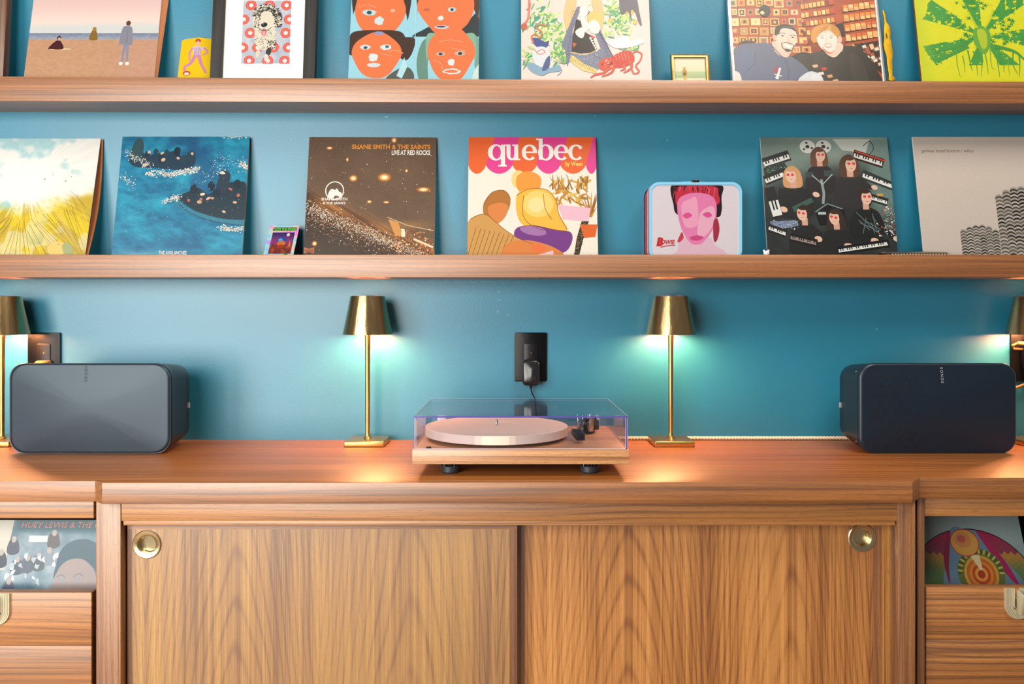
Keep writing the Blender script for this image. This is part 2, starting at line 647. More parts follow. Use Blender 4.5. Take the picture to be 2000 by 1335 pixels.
xl, xr = X(235.5, 1.468), X(1754, 1.468)
MB().box(xl, xr, 1.470, 1.492, H(1017, 1.47), ZB).build('top_rail', M['rail'], cab, bevel=0.0008)
MB().box(X(241, 1.472), X(1748, 1.472), 1.472, 1.492, H(1025.5, 1.472), H(1017, 1.472)).build('track_lip', M['rail'], cab, bevel=0.0005)
MB().box(-0.79, -0.775, 1.50, 1.94, FL, ZB).build('side_panel', M['post'], cab)
MB().box(0.762, 0.777, 1.52, 1.94, FL, ZB).build('side_panel', M['post'], cab)
MB().box(-0.775, 0.762, 1.925, 1.94, FL, ZB).build('back_panel', M['dark_in'], cab)
MB().box(-0.775, 0.762, 1.535, 1.925, 0.08, 0.098).build('bottom_panel', M['edging_x'], cab)


def door(parent, xa, xb, yf, ztop, mat, pull, edges):
    """sliding door: veneered panel in solid edging, round recessed pull"""
    th = 0.020
    el, et, er = edges
    d = MB().plate([(xa + el, 0.09), (xb - er, 0.09), (xb - er, ztop - et), (xa + el, ztop - et)],
                   [disc_pts(0.0179, pull[0], pull[1])], yf, yf + th).build('door', mat, parent)
    for (a, b, c, e, mm) in ((xa, xa + el, 0.09, ztop - et, 'edging'), (xb - er, xb, 0.09, ztop - et, 'edging'), (xa, xb, ztop - et, ztop, 'edging_x')):
        if b - a > 0.0005:
            MB().box(a, b, yf - 0.0004, yf + th, c, e).build('edge_band', M[mm], d)
    finger_pull(d, pull[0], pull[1], yf)
    return d


ya = 1.487
door(cab, X(249, ya), X(1010, ya), ya, H(1020, ya), M['door'], (X(287.5, ya), H(1062, ya)), (0.009, 0.0125, 0.0145))
yb = 1.513
door(cab, X(1008, yb) - 0.01, X(1723, yb), yb, H(1016, yb), M['door2'], (X(1683, yb), H(1049.5, yb)), (0.028, 0.004, 0.018))
MB().box(X(1727, 1.505), X(1749, 1.505), 1.503, 1.53, FL, ZB - 0.03).build('jamb', M['jamb'], cab)

BT = H(1157, 1.47)     # top of the record bins


def u_layers(parent, cx, zt, yf):
    """pressed brass pull: nested U ridges stepping inwards, open at the top, flat tongue in the middle"""
    h = thing_part('handle', parent)
    hw, ln = 0.0245, 0.0590
    for i in range(6):
        w = hw - i * 0.0036
        l = ln - i * 0.0036
        pts = [(cx - w, zt), (cx - w, zt - l + w)]
        for k in range(1, 20):
            a = math.pi + math.pi * k / 20
            pts.append((cx + w * math.cos(a), zt - l + w + w * math.sin(a)))
        pts += [(cx + w, zt - l + w), (cx + w, zt)]
        wi = w - 0.0018
        li = l - 0.0018
        inner = [(cx + wi, zt), (cx + wi, zt - li + wi)]
        for k in range(1, 20):
            a = -math.pi * k / 20
            inner.append((cx + wi * math.cos(a), zt - li + wi + wi * math.sin(a)))
        inner += [(cx - wi, zt - li + wi), (cx - wi, zt)]
        # outer U then back along the inner U
        h.plate(pts + inner, [], yf - 0.0052 + i * 0.0006, yf)
        if i < 5:
            w2, l2 = wi, li
            w3, l3 = w - 0.0036, l - 0.0036
            p2 = [(cx - w2, zt), (cx - w2, zt - l2 + w2)]
            for k in range(1, 20):
                a = math.pi + math.pi * k / 20
                p2.append((cx + w2 * math.cos(a), zt - l2 + w2 + w2 * math.sin(a)))
            p2 += [(cx + w2, zt - l2 + w2), (cx + w2, zt)]
            q2 = [(cx + w3, zt), (cx + w3, zt - l3 + w3)]
            for k in range(1, 20):
                a = -math.pi * k / 20
                q2.append((cx + w3 * math.cos(a), zt - l3 + w3 + w3 * math.sin(a)))
            q2 += [(cx - w3, zt - l3 + w3), (cx - w3, zt)]
            h.plate(p2 + q2, [], yf - 0.0032 + i * 0.0005, yf)
    o = h.build('handle', M['nickel'], parent, bevel=0)
    MB().box(cx - 0.0065, cx + 0.0065, yf - 0.0012, yf, zt - 0.042, zt - 0.022).build('recess', M['brass_ring'], o)
    # the tongue that stands out from the middle and hooks over the bin
    MB().add([(cx - 0.0025, yf - 0.003, zt - 0.003), (cx + 0.0035, yf - 0.003, zt - 0.003), (cx + 0.0035, yf - 0.022, zt - 0.009), (cx - 0.0025, yf - 0.022, zt - 0.009),
              (cx - 0.0025, yf - 0.003, zt - 0.046), (cx + 0.0035, yf - 0.003, zt - 0.046), (cx + 0.0035, yf - 0.014, zt - 0.050), (cx - 0.0025, yf - 0.014, zt - 0.050)],
             [(0, 1, 2, 3), (7, 6, 5, 4), (0, 3, 7, 4), (1, 5, 6, 2), (3, 2, 6, 7), (0, 4, 5, 1)]).build('tongue', M['nickel'], o, bevel=0.0005)
    return o


def thing_part(name, parent):
    return MB()


def side_cabinet(label, xi, xo, yf, railz, binx, hx, sgn):
    """xi = inner edge (beside the middle cabinet), xo = outer edge"""
    c = thing('record_cabinet', label, 'cabinet', ((xi + xo) / 2, 1.7, 0))
    a, b = min(xi, xo), max(xi, xo)
    MB().box(a, b, yf, yf + 0.02, railz, ZB).build('top_rail', M['rail'], c, bevel=0.0008)
    if sgn > 0:
        MB().box(xi, xi + 0.0145, yf - 0.004, yf + 0.03, FL, ZB).build('stile', M['post'], c, bevel=0.0008)
    wa = xi if sgn > 0 else xi - 0.003
    MB().box(min(wa, wa + sgn * 0.003), max(wa, wa + sgn * 0.003), yf + 0.03, 1.93, FL, ZB).build('side_panel', M['post'], c)
    MB().box(a, b, 1.925, 1.94, FL, ZB).build('back_panel', M['dark_in'], c)
    MB().box(a + 0.002, b - 0.002, yf + 0.03, 1.925, 0.0, 0.02).build('bottom_panel', M['edging_x'], c)
    # tilting bin front made of glued boards
    ba, bb = min(binx, xo), max(binx, xo)
    b_ = MB().box(ba, bb, yf + 0.008, yf + 0.017, 0.03, BT - 0.0008).build('bin', M['edging_x'], c)
    zz = [BT - 0.0008, H(1262, 1.47), H(1372, 1.47), 0.20, 0.03]
    for k in range(4):
        MB().box(ba, bb, yf, yf + 0.008, zz[k + 1] + 0.0003, zz[k] - 0.0003).build('board', M['bin'], b_, bevel=0.0004)
    MB().box(ba, ba + 0.008, yf + 0.017, yf + 0.36, 0.03, BT - 0.05).build('bin_side', M['edging_x'], b_)
    MB().box(bb - 0.008, bb, yf + 0.017, yf + 0.36, 0.03, BT - 0.05).build('bin_side', M['edging_x'], b_)
    u_layers(b_, hx, BT - 0.002, yf)
    return c


side_cabinet('walnut record cabinet at the left end under the worktop', X(184, 1.475) - 0.0005, -1.75, 1.474, H(1011.5, 1.474), X(178.5, 1.474), X(-6.5, 1.47), -1)
side_cabinet('walnut record cabinet at the right end under the worktop', X(1789, 1.5) + 0.0015, 1.75, 1.502, H(1007.5, 1.502), X(1809.5, 1.502), X(1987, 1.5), 1)


# ------------------------------------------------------------------ outlets
def outlet(cx, label, plug=None):
    cz = ZE - 0.1033
    t = thing('wall_outlet', label, 'outlet', (cx, WALL, cz))
    MB().plate(rrect(0.082, 0.1235, 0.004, 4, cx, cz), [], WALL - 0.006, WALL).build('cover_plate', M['plate'], t, bevel=0.001)
    r = MB().plate(rrect(0.0335, 0.067, 0.003, 4, cx, cz), [], WALL - 0.0085, WALL - 0.006).build('receptacle', M['black'], t, bevel=0.0006)
    for dz in (0.0195, -0.0195):
        for dx in (-0.0064, 0.0064):
            MB().box(cx + dx - 0.0011, cx + dx + 0.0011, WALL - 0.0088, WALL - 0.0084, cz + dz - 0.0002, cz + dz + 0.0075).build('slot', M['slot'], r)
        MB().lathe([(0.0026, 0), (0.0026, 0.0005)], (cx, WALL - 0.0089, cz + dz - 0.009), 14, 'y').build('slot', M['slot'], r)
        MB().box(cx + 0.0003, cx + 0.0022, WALL - 0.0091, WALL - 0.0089, cz + dz - 0.011, cz + dz - 0.0075).build('contact', M['slot_gold'], r)
    return cx, cz


outlet(0.0473, 'black wall outlet behind the turntable with a black charger plugged in')
outlet(-1.185, 'black wall outlet above the pale-lit speaker with one free socket')
outlet(1.3045, 'black wall outlet at the right edge beside a lamp')

# charger in the middle outlet
cx, cz = X(1037.5, 1.90), H(728.5, 1.90)
t = thing('charger', 'black power adapter plugged into the outlet above the turntable', 'charger', (cx, WALL - 0.0085, cz))
m = MB()
rings = []
for (d, sx, sz, r) in ((0, .94, .96, .006), (0.004, 1, 1, .009), (0.022, 1, 1, .010), (0.029, .95, .965, .010), (0.032, .84, .88, .010)):
    rings.append([(p[0], WALL - 0.0085 - d, p[1]) for p in rrect(0.0435 * sx, 0.0645 * sz, r, 6, cx, cz)])


def loft(m, rings, cap=True):
    n = len(rings[0])
    v = [p for r in rings for p in r]
    f = []
    for i in range(len(rings) - 1):
        for k in range(n):
            f.append((i * n + k, i * n + (k + 1) % n, (i + 1) * n + (k + 1) % n, (i + 1) * n + k))
    if cap:
        f.append(tuple(range(n)))
        f.append(tuple((len(rings) - 1) * n + k for k in reversed(range(n))))
    return m.add(v, f)


loft(m, rings).build('housing', M['black_gloss'], t, smooth=True, auto=50)
MB().box(cx - 0.009, cx + 0.009, WALL - 0.0094, WALL - 0.0082, cz + 0.026, cz + 0.034).build('plug_face', M['black'], t)
zb = cz - 0.032
MB().lathe([(0.0036, 0), (0.0030, -0.006), (0.0022, -0.008)], (cx, 1.925, zb), 12).build('strain_relief', M['black'], t, smooth=True)
MB().tube([(cx, 1.925, zb - 0.006), (cx + 0.001, 1.926, zb - 0.014), (cx + 0.004, 1.929, zb - 0.022), (cx + 0.010, 1.933, zb - 0.034), (cx + 0.013, 1.936, zb - 0.07),
           (cx + 0.012, 1.938, ZC + 0.02), (cx + 0.02, 1.935, ZC + 0.003), (cx + 0.12, 1.938, ZC + 0.003)], 0.0019, 10).build('cord', M['cord_dark'], t, smooth=True)

# plug behind the left speaker
cx, cz = -1.181, H(713, 1.93)
t = thing('power_plug', 'tan power plug in the outlet just above the pale-lit speaker', 'plug', (cx, WALL - 0.0085, cz))
m = MB()
loft(m, [[(p[0], WALL - 0.0085 - d, p[1]) for p in rrect(0.036 * s, 0.024 * s, 0.008 * s, 6, cx, cz)] for d, s in ((0, 1), (0.012, 1), (0.020, 0.8), (0.026, 0.5))])
m.build('plug_body', M['cord_tan'], t, smooth=True, auto=60)
MB().tube([(cx, 1.917, cz), (cx - 0.01, 1.905, cz - 0.02), (cx - 0.02, 1.925, cz - 0.08), (cx - 0.03, 1.935, ZC + 0.02), (cx, 1.937, ZC + 0.004), (cx + 0.1, 1.937, ZC + 0.004)], 0.003, 10).build('cord', M['cord_tan'], t, smooth=True)

# adapter and fabric cord at the right outlet
cx, cz = 1.30, H(671, 1.93)
t = thing('power_plug', 'tan corded plug in the outlet at the right edge', 'plug', (cx, WALL - 0.0085, cz))
m = MB()
m.tube([(cx - 0.033, 1.925, cz + 0.002), (cx - 0.02, 1.922, cz + 0.001), (cx - 0.005, 1.922, cz), (cx + 0.02, 1.928, cz - 0.002)], [0.0045, 0.0048, 0.0075, 0.009], 12)
m.build('plug_body', M['cord_tan'], t, smooth=True)
MB().box(cx - 0.008, cx + 0.022, 1.931, WALL - 0.0085, cz - 0.012, cz + 0.012).build('plug_face', M['black'], t, bevel=0.002)
MB().tube([(cx - 0.033, 1.925, cz + 0.002), (cx - 0.042, 1.93, cz - 0.004), (cx - 0.036, 1.934, cz - 0.012), (cx - 0.015, 1.934, cz - 0.014), (cx + 0.03, 1.934, cz - 0.03), (cx + 0.045, 1.934, cz - 0.08),
           (cx + 0.0, 1.936, H(748, 1.935)), (cx - 0.045, 1.937, H(761, 1.935)), (cx - 0.09, 1.937, H(790, 1.935)), (cx - 0.12, 1.937, ZC + 0.02), (cx - 0.16, 1.937, ZC + 0.004)], 0.003, 10).build('cord', M['cord_tan'], t, smooth=True)
# adapter below it
MB_ = MB()
cz2 = H(700, 1.93)
t = thing('charger', 'dark flat charger in the outlet at the right edge', 'charger', (1.306, WALL - 0.0085, cz2))
MB().plate(rrect(0.043, 0.052, 0.003, 4, 1.306, cz2), [], 1.922, WALL - 0.0085).build('housing', M['black'], t, bevel=0.0012)

# braided cord along the foot of the wall
m = MB()
for ph in (0, math.pi):
    pts = []
    for k in range(420):
        x = 0.235 + 0.66 * k / 419
        a = ph + k * 0.62
        pts.append((x, 1.9415 + 0.0024 * math.cos(a), ZC + 0.0052 + 0.0024 * math.sin(a)))
    m.tube(pts, 0.0026, 6)
tag(m.build('braided_cord', M['cord'], smooth=True), 'cream twisted cord lying along the wall behind the worktop', 'cord')


# ------------------------------------------------------------------ lamps
def make_lamp(cx, label):
    cy = 1.884
    t = thing('table_lamp', label, 'lamp', (cx, cy, ZC), group='brass table lamps on the worktop')
    MB().box(cx - 0.048, cx + 0.048, cy - 0.048, cy + 0.048, ZC, ZC + 0.0135).build('base', M['brass_base'], t, bevel=0.0022, seg=3)
    zs0, zs1 = ZE - 0.0452, ZE + 0.0490
    MB().lathe([(0.0105, 0.0134), (0.0095, 0.016), (0.0065, 0.020), (0.0056, 0.028), (0.0060, 0.060), (0.0062, 0.22), (0.0072, 0.262), (0.0098, 0.288), (0.0100, 0.352)], (cx, cy, ZC), 32).build('pole', M['brass_base'], t, smooth=True)
    ro0, ro1 = 0.0610, 0.0418
    m = MB()
    m.lathe([(ro0 - 0.0012, zs0), (ro0, zs0 + 0.0003), (ro1, zs1 - 0.0006), (ro1 - 0.0012, zs1), (0.032, zs1), (0.032, zs1 - 0.002), (ro1 - 0.0022, zs1 - 0.002), (ro0 - 0.0022, zs0)], (cx, cy, 0), 96, closed=True)
    sh = m.build('lamp_shade', M['brass'], t, smooth=True, auto=25)
    m = MB()
    m.lathe([(ro0 - 0.0024, zs0 + 0.0006), (ro1 - 0.0026, zs1 - 0.0026)], (cx, cy, 0), 64)
    m.f = m.f[:-2]
    m.build('shade_lining', M['shade_in'], sh, smooth=True)
    m = MB()
    m.lathe([(0.0225, zs1 + 0.0002), (0.0205, zs1 - 0.003), (0.0105, zs1 - 0.006), (0.010, zs1 - 0.02)], (cx, cy, 0), 48)
    m.build('top_button', M['brass'], sh, smooth=True, auto=25)
    m = MB()
    m.lathe([(0.0102, zs0 + 0.030), (0.0135, zs0 + 0.028), (0.0135, zs0 + 0.016), (0.0102, zs0 + 0.014)], (cx, cy, 0), 48, closed=True)
    m.build('diffuser', M['diffuser'], t, smooth=True)
    l = bpy.data.lights.new('bulb', 'POINT')
    l.energy = 12.0
    l.color = (1.0, 0.37, 0.15)
    l.shadow_soft_size = 0.024
    o = bpy.data.objects.new('bulb', l)
    o.location = (0, 0, zs0 + 0.021 - ZC)
    o.parent = t
    COL.objects.link(o)
    return t


make_lamp(X(718, 1.884), 'brass table lamp between the pale-lit speaker and the turntable')
make_lamp(X(1310, 1.884), 'brass table lamp just right of the turntable, before the teal wall')
make_lamp(X(4, 1.884), 'brass table lamp cut by the left edge, behind the pale-lit speaker')
make_lamp(X(2019.5, 1.884), 'brass table lamp cut by the right edge, behind the dark speaker')


# ------------------------------------------------------------------ speakers
def text_mesh(txt, size=1.0, offset=0.0, shear=0.0, xs=1.0, spacing=1.0, res=3):
    cu = bpy.data.curves.new('t', 'FONT')
    cu.body = txt
    cu.size = size
    cu.offset = offset
    cu.shear = shear
    cu.space_character = spacing
    cu.resolution_u = res
    cu.fill_mode = 'FRONT'
    o = bpy.data.objects.new('t', cu)
    COL.objects.link(o)
    bpy.context.view_layer.update()
    me = bpy.data.meshes.new_from_object(o.evaluated_get(bpy.context.evaluated_depsgraph_get()))
    v = [(p.co.x * xs, p.co.y) for p in me.vertices]
    f = [tuple(p.vertices) for p in me.polygons]
    bpy.data.objects.remove(o, do_unlink=True)
    bpy.data.curves.remove(cu)
    bpy.data.meshes.remove(me)
    return v, f


def speaker(xa, xb, yf, label, logo_px, logo_mat, mirror, rz):
    w = xb - xa
    cx = (xa + xb) / 2
    h = 0.2045
    t = thing('speaker', label, 'speaker', (cx, yf + 0.077, ZC), group='wide black speakers on the worktop')
    cz = ZC + h / 2 + 0.001

    def ring(y, sw, sh, r):
        pts = rrect(w * sw, h * sh, r, 10, 0, 0)
        out = []
        for (a, b) in pts:
            # sides and top bow gently outwards
            q = 1 - (a / (w / 2)) ** 2
            b2 = b + (0.0022 * q if b > 0 else -0.0008 * q)
            a2 = a * (1 - 0.006 * (2 * b / h) ** 2) if sw > 0.5 else a
            out.append((cx + a2, y, cz + b2))
        return out
    y0 = yf
    body = MB()
    loft(body, [ring(y0 + 0.154, .80, .74, .030), ring(y0 + 0.152, .86, .80, .032), ring(y0 + 0.140, .925, .885, .033), ring(y0 + 0.10, .952, .925, .033), ring(y0 + 0.05, .98, .965, .033), ring(y0 + 0.016, .995, .985, .033), ring(y0 + 0.0125, 1, .992, .033)])
    body.build('cabinet_shell', M['speaker'], t, smooth=True, auto=60)
    MB_rim = MB()
    loft(MB_rim, [ring(y0 + 0.0125, .99, .985, .032), ring(y0 + 0.0095, 1.0, 1.0, .033), ring(y0 + 0.0075, .997, .995, .033), ring(y0 + 0.0085, .985, .975, .032)])
    MB_rim.build('rim', M['grille_edge'], t, smooth=True, auto=60)

    def surf_y(dx, dz):
        a_, b_ = min(1, abs(dx) / (w / 2)), min(1, abs(dz) / (h / 2))
        return y0 + 0.006 - 0.010 * (1 - a_ ** 2) * (1 - b_ ** 2) - 0.0006

    g = MB()
    ks = [1.0, .985, .96, .9, .8, .68, .55, .42, .3, .18, .08]
    rs = []
    for s in ks:
        rg = ring(0, s * .992, s * .985, .033 * s)
        rs.append([(p[0], (y0 + 0.009 if s == 1 else surf_y(p[0] - cx, p[2] - cz) + 0.0006), p[2]) for p in rg])
    loft(g, rs)
    gr = g.build('grille', M['grille'], t, smooth=True, auto=60)

    # rotated name down the grille
    v, f = text_mesh('SONOS', 0.0088, 0.00006, spacing=1.35)
    mxv = max(p[0] for p in v)
    m = MB()
    lx, lz = X(logo_px[0], yf), H(logo_px[1], yf)
    vv = []
    for (a, b) in v:
        xx, zz = (lx + b, lz - a) if not mirror else (lx + b, lz - a)
        vv.append((xx, surf_y(xx - cx, zz - cz) - 0.0003, zz))
    m.add(vv, f)
    m.build('logo', logo_mat, gr)
    if not mirror:
        # faint triangular lattice showing through the mesh
        m = MB()
        sp = 0.0235

        def seg(a, b):
            a, b = Vector((a[0], 0, a[1])), Vector((b[0], 0, b[1]))
            n = Vector(((b - a).z, 0, -(b - a).x)).normalized() * 0.0003
            k = 6
            for i in range(k):
                p, q = a.lerp(b, i / k), a.lerp(b, (i + 1) / k)
                m.add([(cx + s_.x, surf_y(s_.x, s_.z) - 0.0001, cz + s_.z) for s_ in (p - n, q - n, q + n, p + n)], [(0, 1, 2, 3)])
        L0, R0, B0, T0 = -w / 2 + 0.012, -0.035, -h / 2 + 0.012, h / 2 - 0.014
        nrow = int((T0 - B0) / (sp * .866))
        for i in range(nrow + 1):
            z = B0 + i * sp * .866
            seg((L0, z), (R0 - 0.02 * (i % 3), z))
        for i in range(nrow):
            z = B0 + i * sp * .866
            off = (sp / 2) * (i % 2)
            x = L0 + off
            while x < R0 - 0.02 * (i % 3):
                if x + sp / 2 < R0:
                    seg((x, z), (x + sp / 2, z + sp * .866))
                if x - sp / 2 > L0:
                    seg((x, z), (x - sp / 2, z + sp * .866))
                x += sp
        m.build('lattice', M['lattice'], gr)
    sgn = 1 if mirror else -1
    for dz in (0.083, -0.078):
        MB().lathe([(0.0016, 0), (0.0016, 0.0008)], (cx + sgn * (w / 2 * 0.993), yf + 0.024, cz + dz), 10, 'x').build('mic_dot', M['logo'] if not mirror else M['slot'], t)
    MB().box(cx + sgn * w * 0.473 - 0.002, cx + sgn * w * 0.473 + 0.002, yf + 0.125, yf + 0.130, cz - 0.012, cz + 0.0).build('port_cover', M['logo'], t)
    for dx in (-0.12, 0.12):
        MB().box(cx + dx - 0.012, cx + dx + 0.012, yf + 0.03, yf + 0.045, ZC, ZC + 0.0045).build('foot', M['rubber'], t)
    return t


sl = speaker(X(15.5, 1.742), X(332.5, 1.742), 1.738, 'wide black speaker at the left of the worktop, its front pale with window light', (162.5, 714), M['logo_dark'], True, 0)
sr = speaker(X(1679, 1.745), X(1988.5, 1.745), 1.743, 'wide black speaker at the right of the worktop, its front dark', (1837.5, 717), M['logo'], False, 0)

# ------------------------------------------------------------------ turntable
tx, ty = 0.0172, 1.66
t = thing('turntable', 'walnut turntable with frosted platter under a clear dust cover', 'turntable', (tx, ty, ZC))
zp0, zp1 = ZC + 0.0243, ZC + 0.0533
xa, xb = X(805, 1.5), X(1229, 1.5)
pl = MB().box(xa, xb, 1.50, 1.825, zp0, zp1).build('plinth', M['plinth'], t, bevel=0.0008)
for (fx, fy) in ((-0.124, 1.545), (0.1555, 1.545), (-0.124, 1.78), (0.1555, 1.78)):
    ft = MB().lathe([(0.0165, 0.0), (0.0190, 0.0025), (0.0190, 0.0130), (0.0180, 0.0140), (0.0145, 0.0142)], (fx, fy, ZC), 40).build('foot', M['rubber'], t, smooth=True, auto=30)
    m = MB()
    m.lathe([(0.0120, 0.0135), (0.0142, 0.0243)], (fx, fy, ZC), 24)
    m.build('cone', M['black'], ft)
    for k in range(14):
        a = 2 * math.pi * k / 14
        ca, sa = math.cos(a), math.sin(a)
        p = Vector((fx, fy, ZC))
        MB_r = MB().tube([p + Vector((ca * 0.0128, sa * 0.0128, 0.0142)), p + Vector((ca * 0.0152, sa * 0.0152, 0.0240))], 0.0009, 4)
        if k == 0:
            acc = MB_r
        else:
            acc.add(MB_r.v, MB_r.f)
    tag(acc.build('ribs', M['chrome'], ft), kind='stuff')
pcx, pcy = X(970, 1.652), 1.652
MB().lathe([(0.058, 0.0533), (0.058, 0.0605)], (pcx, pcy, ZC), 48).build('sub_platter', M['black'], t, smooth=True)
MB().lathe([(0.150, 0.0605), (0.1525, 0.0615), (0.1525, 0.0782), (0.1517, 0.0789), (0.052, 0.0789), (0.0515, 0.0784), (0.003, 0.0784)], (pcx, pcy, ZC), 128).build('platter', M['platter'], t, smooth=True, auto=30)
MB().lathe([(0.0026, 0.078), (0.0026, 0.0895), (0.0018, 0.0915), (0.0006, 0.0919)], (pcx, pcy, ZC), 16).build('spindle', M['chrome'], t, smooth=True)
MB().lathe([(0.0052, 0.0533), (0.0052, 0.0560), (0.0044, 0.0566)], (X(837.5, 1.515), 1.512, ZC), 20).build('power_knob', M['black'], t, smooth=True)
# tonearm
ax, ay = X(1143, 1.72), 1.72
ta = MB().lathe([(0.0215, 0.0533), (0.0215, 0.0590), (0.0200, 0.0600), (0.0110, 0.0605), (0.0105, 0.078)], (ax, ay, ZC), 40).build('tonearm', M['black'], t, smooth=True, auto=30)
m = MB()
m.tube([(ax - 0.002, ay, ZC + 0.084), (ax - 0.012, ay - 0.06, ZC + 0.081), (ax - 0.023, ay - 0.125, ZC + 0.0745)], [0.0045, 0.0042, 0.0036], 12)
m.build('arm_tube', M['black'], ta, smooth=True)
hx, hy = ax - 0.028, ay - 0.150
MB().add([(hx - 0.012, hy + 0.036, ZC + 0.078), (hx + 0.010, hy + 0.036, ZC + 0.078), (hx + 0.013, hy - 0.002, ZC + 0.071), (hx - 0.004, hy - 0.004, ZC + 0.071),
          (hx - 0.012, hy + 0.036, ZC + 0.067), (hx + 0.010, hy + 0.036, ZC + 0.067), (hx + 0.013, hy - 0.002, ZC + 0.059), (hx - 0.004, hy - 0.004, ZC + 0.059)],
         [(0, 1, 2, 3), (7, 6, 5, 4), (0, 3, 7, 4), (1, 5, 6, 2), (3, 2, 6, 7), (0, 4, 5, 1)]).build('headshell', M['black'], ta, bevel=0.001)
MB().box(ax - 0.019, ax - 0.015, ay - 0.02, ay + 0.01, ZC + 0.060, ZC + 0.096).build('bracket', M['chrome'], ta, bevel=0.0006)
MB().box(ax - 0.009, ax - 0.006, ay - 0.022, ay + 0.006, ZC + 0.060, ZC + 0.096).build('bracket', M['chrome'], ta, bevel=0.0006)
MB().lathe([(0.0060, 0.060), (0.0068, 0.062), (0.0088, 0.086), (0.0088, 0.098), (0.0070, 0.099)], (ax + 0.009, ay - 0.026, ZC), 24).build('arm_post', M['chrome'], ta, smooth=True, auto=30)
MB().lathe([(0.0135, 0.016), (0.0140, 0.018), (0.0140, 0.046), (0.0130, 0.048)], (ax + 0.014, ay, ZC + 0.077), 32, 'y').build('counterweight', M['black_gloss'], ta, smooth=True, auto=30)
MB().box(ax - 0.003, ax + 0.030, ay - 0.012, ay + 0.022, ZC + 0.060, ZC + 0.082).build('bearing_housing', M['black_gloss'], ta, bevel=0.003)
# dust cover
lz0, lz1 = zp1 + 0.0004, ZE - 0.195
x0, x1 = X(808, 1.502), X(1226, 1.502)
y0, y1 = 1.502, 1.823
th = 0.003
dc = MB().box(x0, x1, y0, y1, lz1 - th, lz1)
dc.box(x0, x1, y0, y0 + th, lz0, lz1 - th).box(x0, x1, y1 - th, y1, lz0, lz1 - th)
dc.box(x0, x0 + th, y0 + th, y1 - th, lz0, lz1 - th).box(x1 - th, x1, y0 + th, y1 - th, lz0, lz1 - th)
dco = dc.build('dust_cover', M['acrylic'], t)
e = 0.0004
MB().box(x0, x1, y0 - e, y0 + 0.001, lz1 - 0.0036, lz1 - 0.0006).build('violet_edge', M['acrylic_edge'], dco)  # violet strips: the tint of the acrylic's own edge
MB().box(x0 + 0.0003, x0 + 0.0013, y0 - e, y0 + 0.001, lz0, lz1 - 0.003).build('violet_edge', M['acrylic_edge'], dco)
MB().box(x1 - 0.0036, x1 - 0.0006, y0 - e, y0 + 0.001, lz0, lz1 - 0.003).build('violet_edge', M['acrylic_edge'], dco)
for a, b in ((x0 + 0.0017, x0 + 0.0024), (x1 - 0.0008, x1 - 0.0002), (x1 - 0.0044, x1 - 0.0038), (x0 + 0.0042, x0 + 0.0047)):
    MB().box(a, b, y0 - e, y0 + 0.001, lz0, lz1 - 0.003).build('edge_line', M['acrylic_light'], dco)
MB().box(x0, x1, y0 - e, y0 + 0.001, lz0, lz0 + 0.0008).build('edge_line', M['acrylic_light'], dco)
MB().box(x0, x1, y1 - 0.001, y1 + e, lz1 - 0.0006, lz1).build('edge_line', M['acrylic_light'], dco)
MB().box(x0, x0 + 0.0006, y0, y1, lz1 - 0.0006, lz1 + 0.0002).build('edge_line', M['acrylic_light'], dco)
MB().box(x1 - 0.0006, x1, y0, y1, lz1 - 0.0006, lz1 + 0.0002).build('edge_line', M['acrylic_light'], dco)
for hx_ in (X(863, 1.81), X(1162, 1.81)):
    MB().box(hx_ - 0.010, hx_ + 0.010, 1.806, 1.8195, zp1 + 0.0004, zp1 + 0.026).build('hinge', M['acrylic_light'], dco, bevel=0.001)


# ------------------------------------------------------------------ flat print (inked shapes in one colour-attribute mesh)
def hsh(ix, iy, s):
    v = np.sin(ix * 127.1 + iy * 311.7 + s * 74.7) * 43758.5453
    return v - np.floor(v)


def vn(x, y, s=0):
    """value noise 0..1 on arrays"""
    ix, iy = np.floor(x), np.floor(y)
    fx, fy = x - ix, y - iy
    fx, fy = fx * fx * (3 - 2 * fx), fy * fy * (3 - 2 * fy)
    a, b = hsh(ix, iy, s), hsh(ix + 1, iy, s)
    c, d = hsh(ix, iy + 1, s), hsh(ix + 1, iy + 1, s)
    return (a * (1 - fx) + b * fx) * (1 - fy) + (c * (1 - fx) + d * fx) * fy


def fbm(x, y, s=0, o=4):
    t, a, n = 0, 0.5, 0
    for i in range(o):
        t = t + a * vn(x * 2 ** i, y * 2 ** i, s + i * 3)
        n += a
        a *= 0.5
    return t / n


def hexs(c):
    return np.array([int(c[i:i + 2], 16) for i in (0, 2, 4)], float)


def lerpc(a, b, t):
    a = hexs(a) if isinstance(a, str) else a
    b = hexs(b) if isinstance(b, str) else b
    t = np.clip(t, 0, 1)[..., None]
    return a * (1 - t) + b * t


def sst(a, b, x):
    t = np.clip((x - a) / (b - a), 0, 1)
    return t * t * (3 - 2 * t)


def s2l(c):
    c = np.clip(c, 0, 255) / 255.0
    return np.where(c <= 0.04045, c / 12.92, ((c + 0.055) / 1.055) ** 2.4)


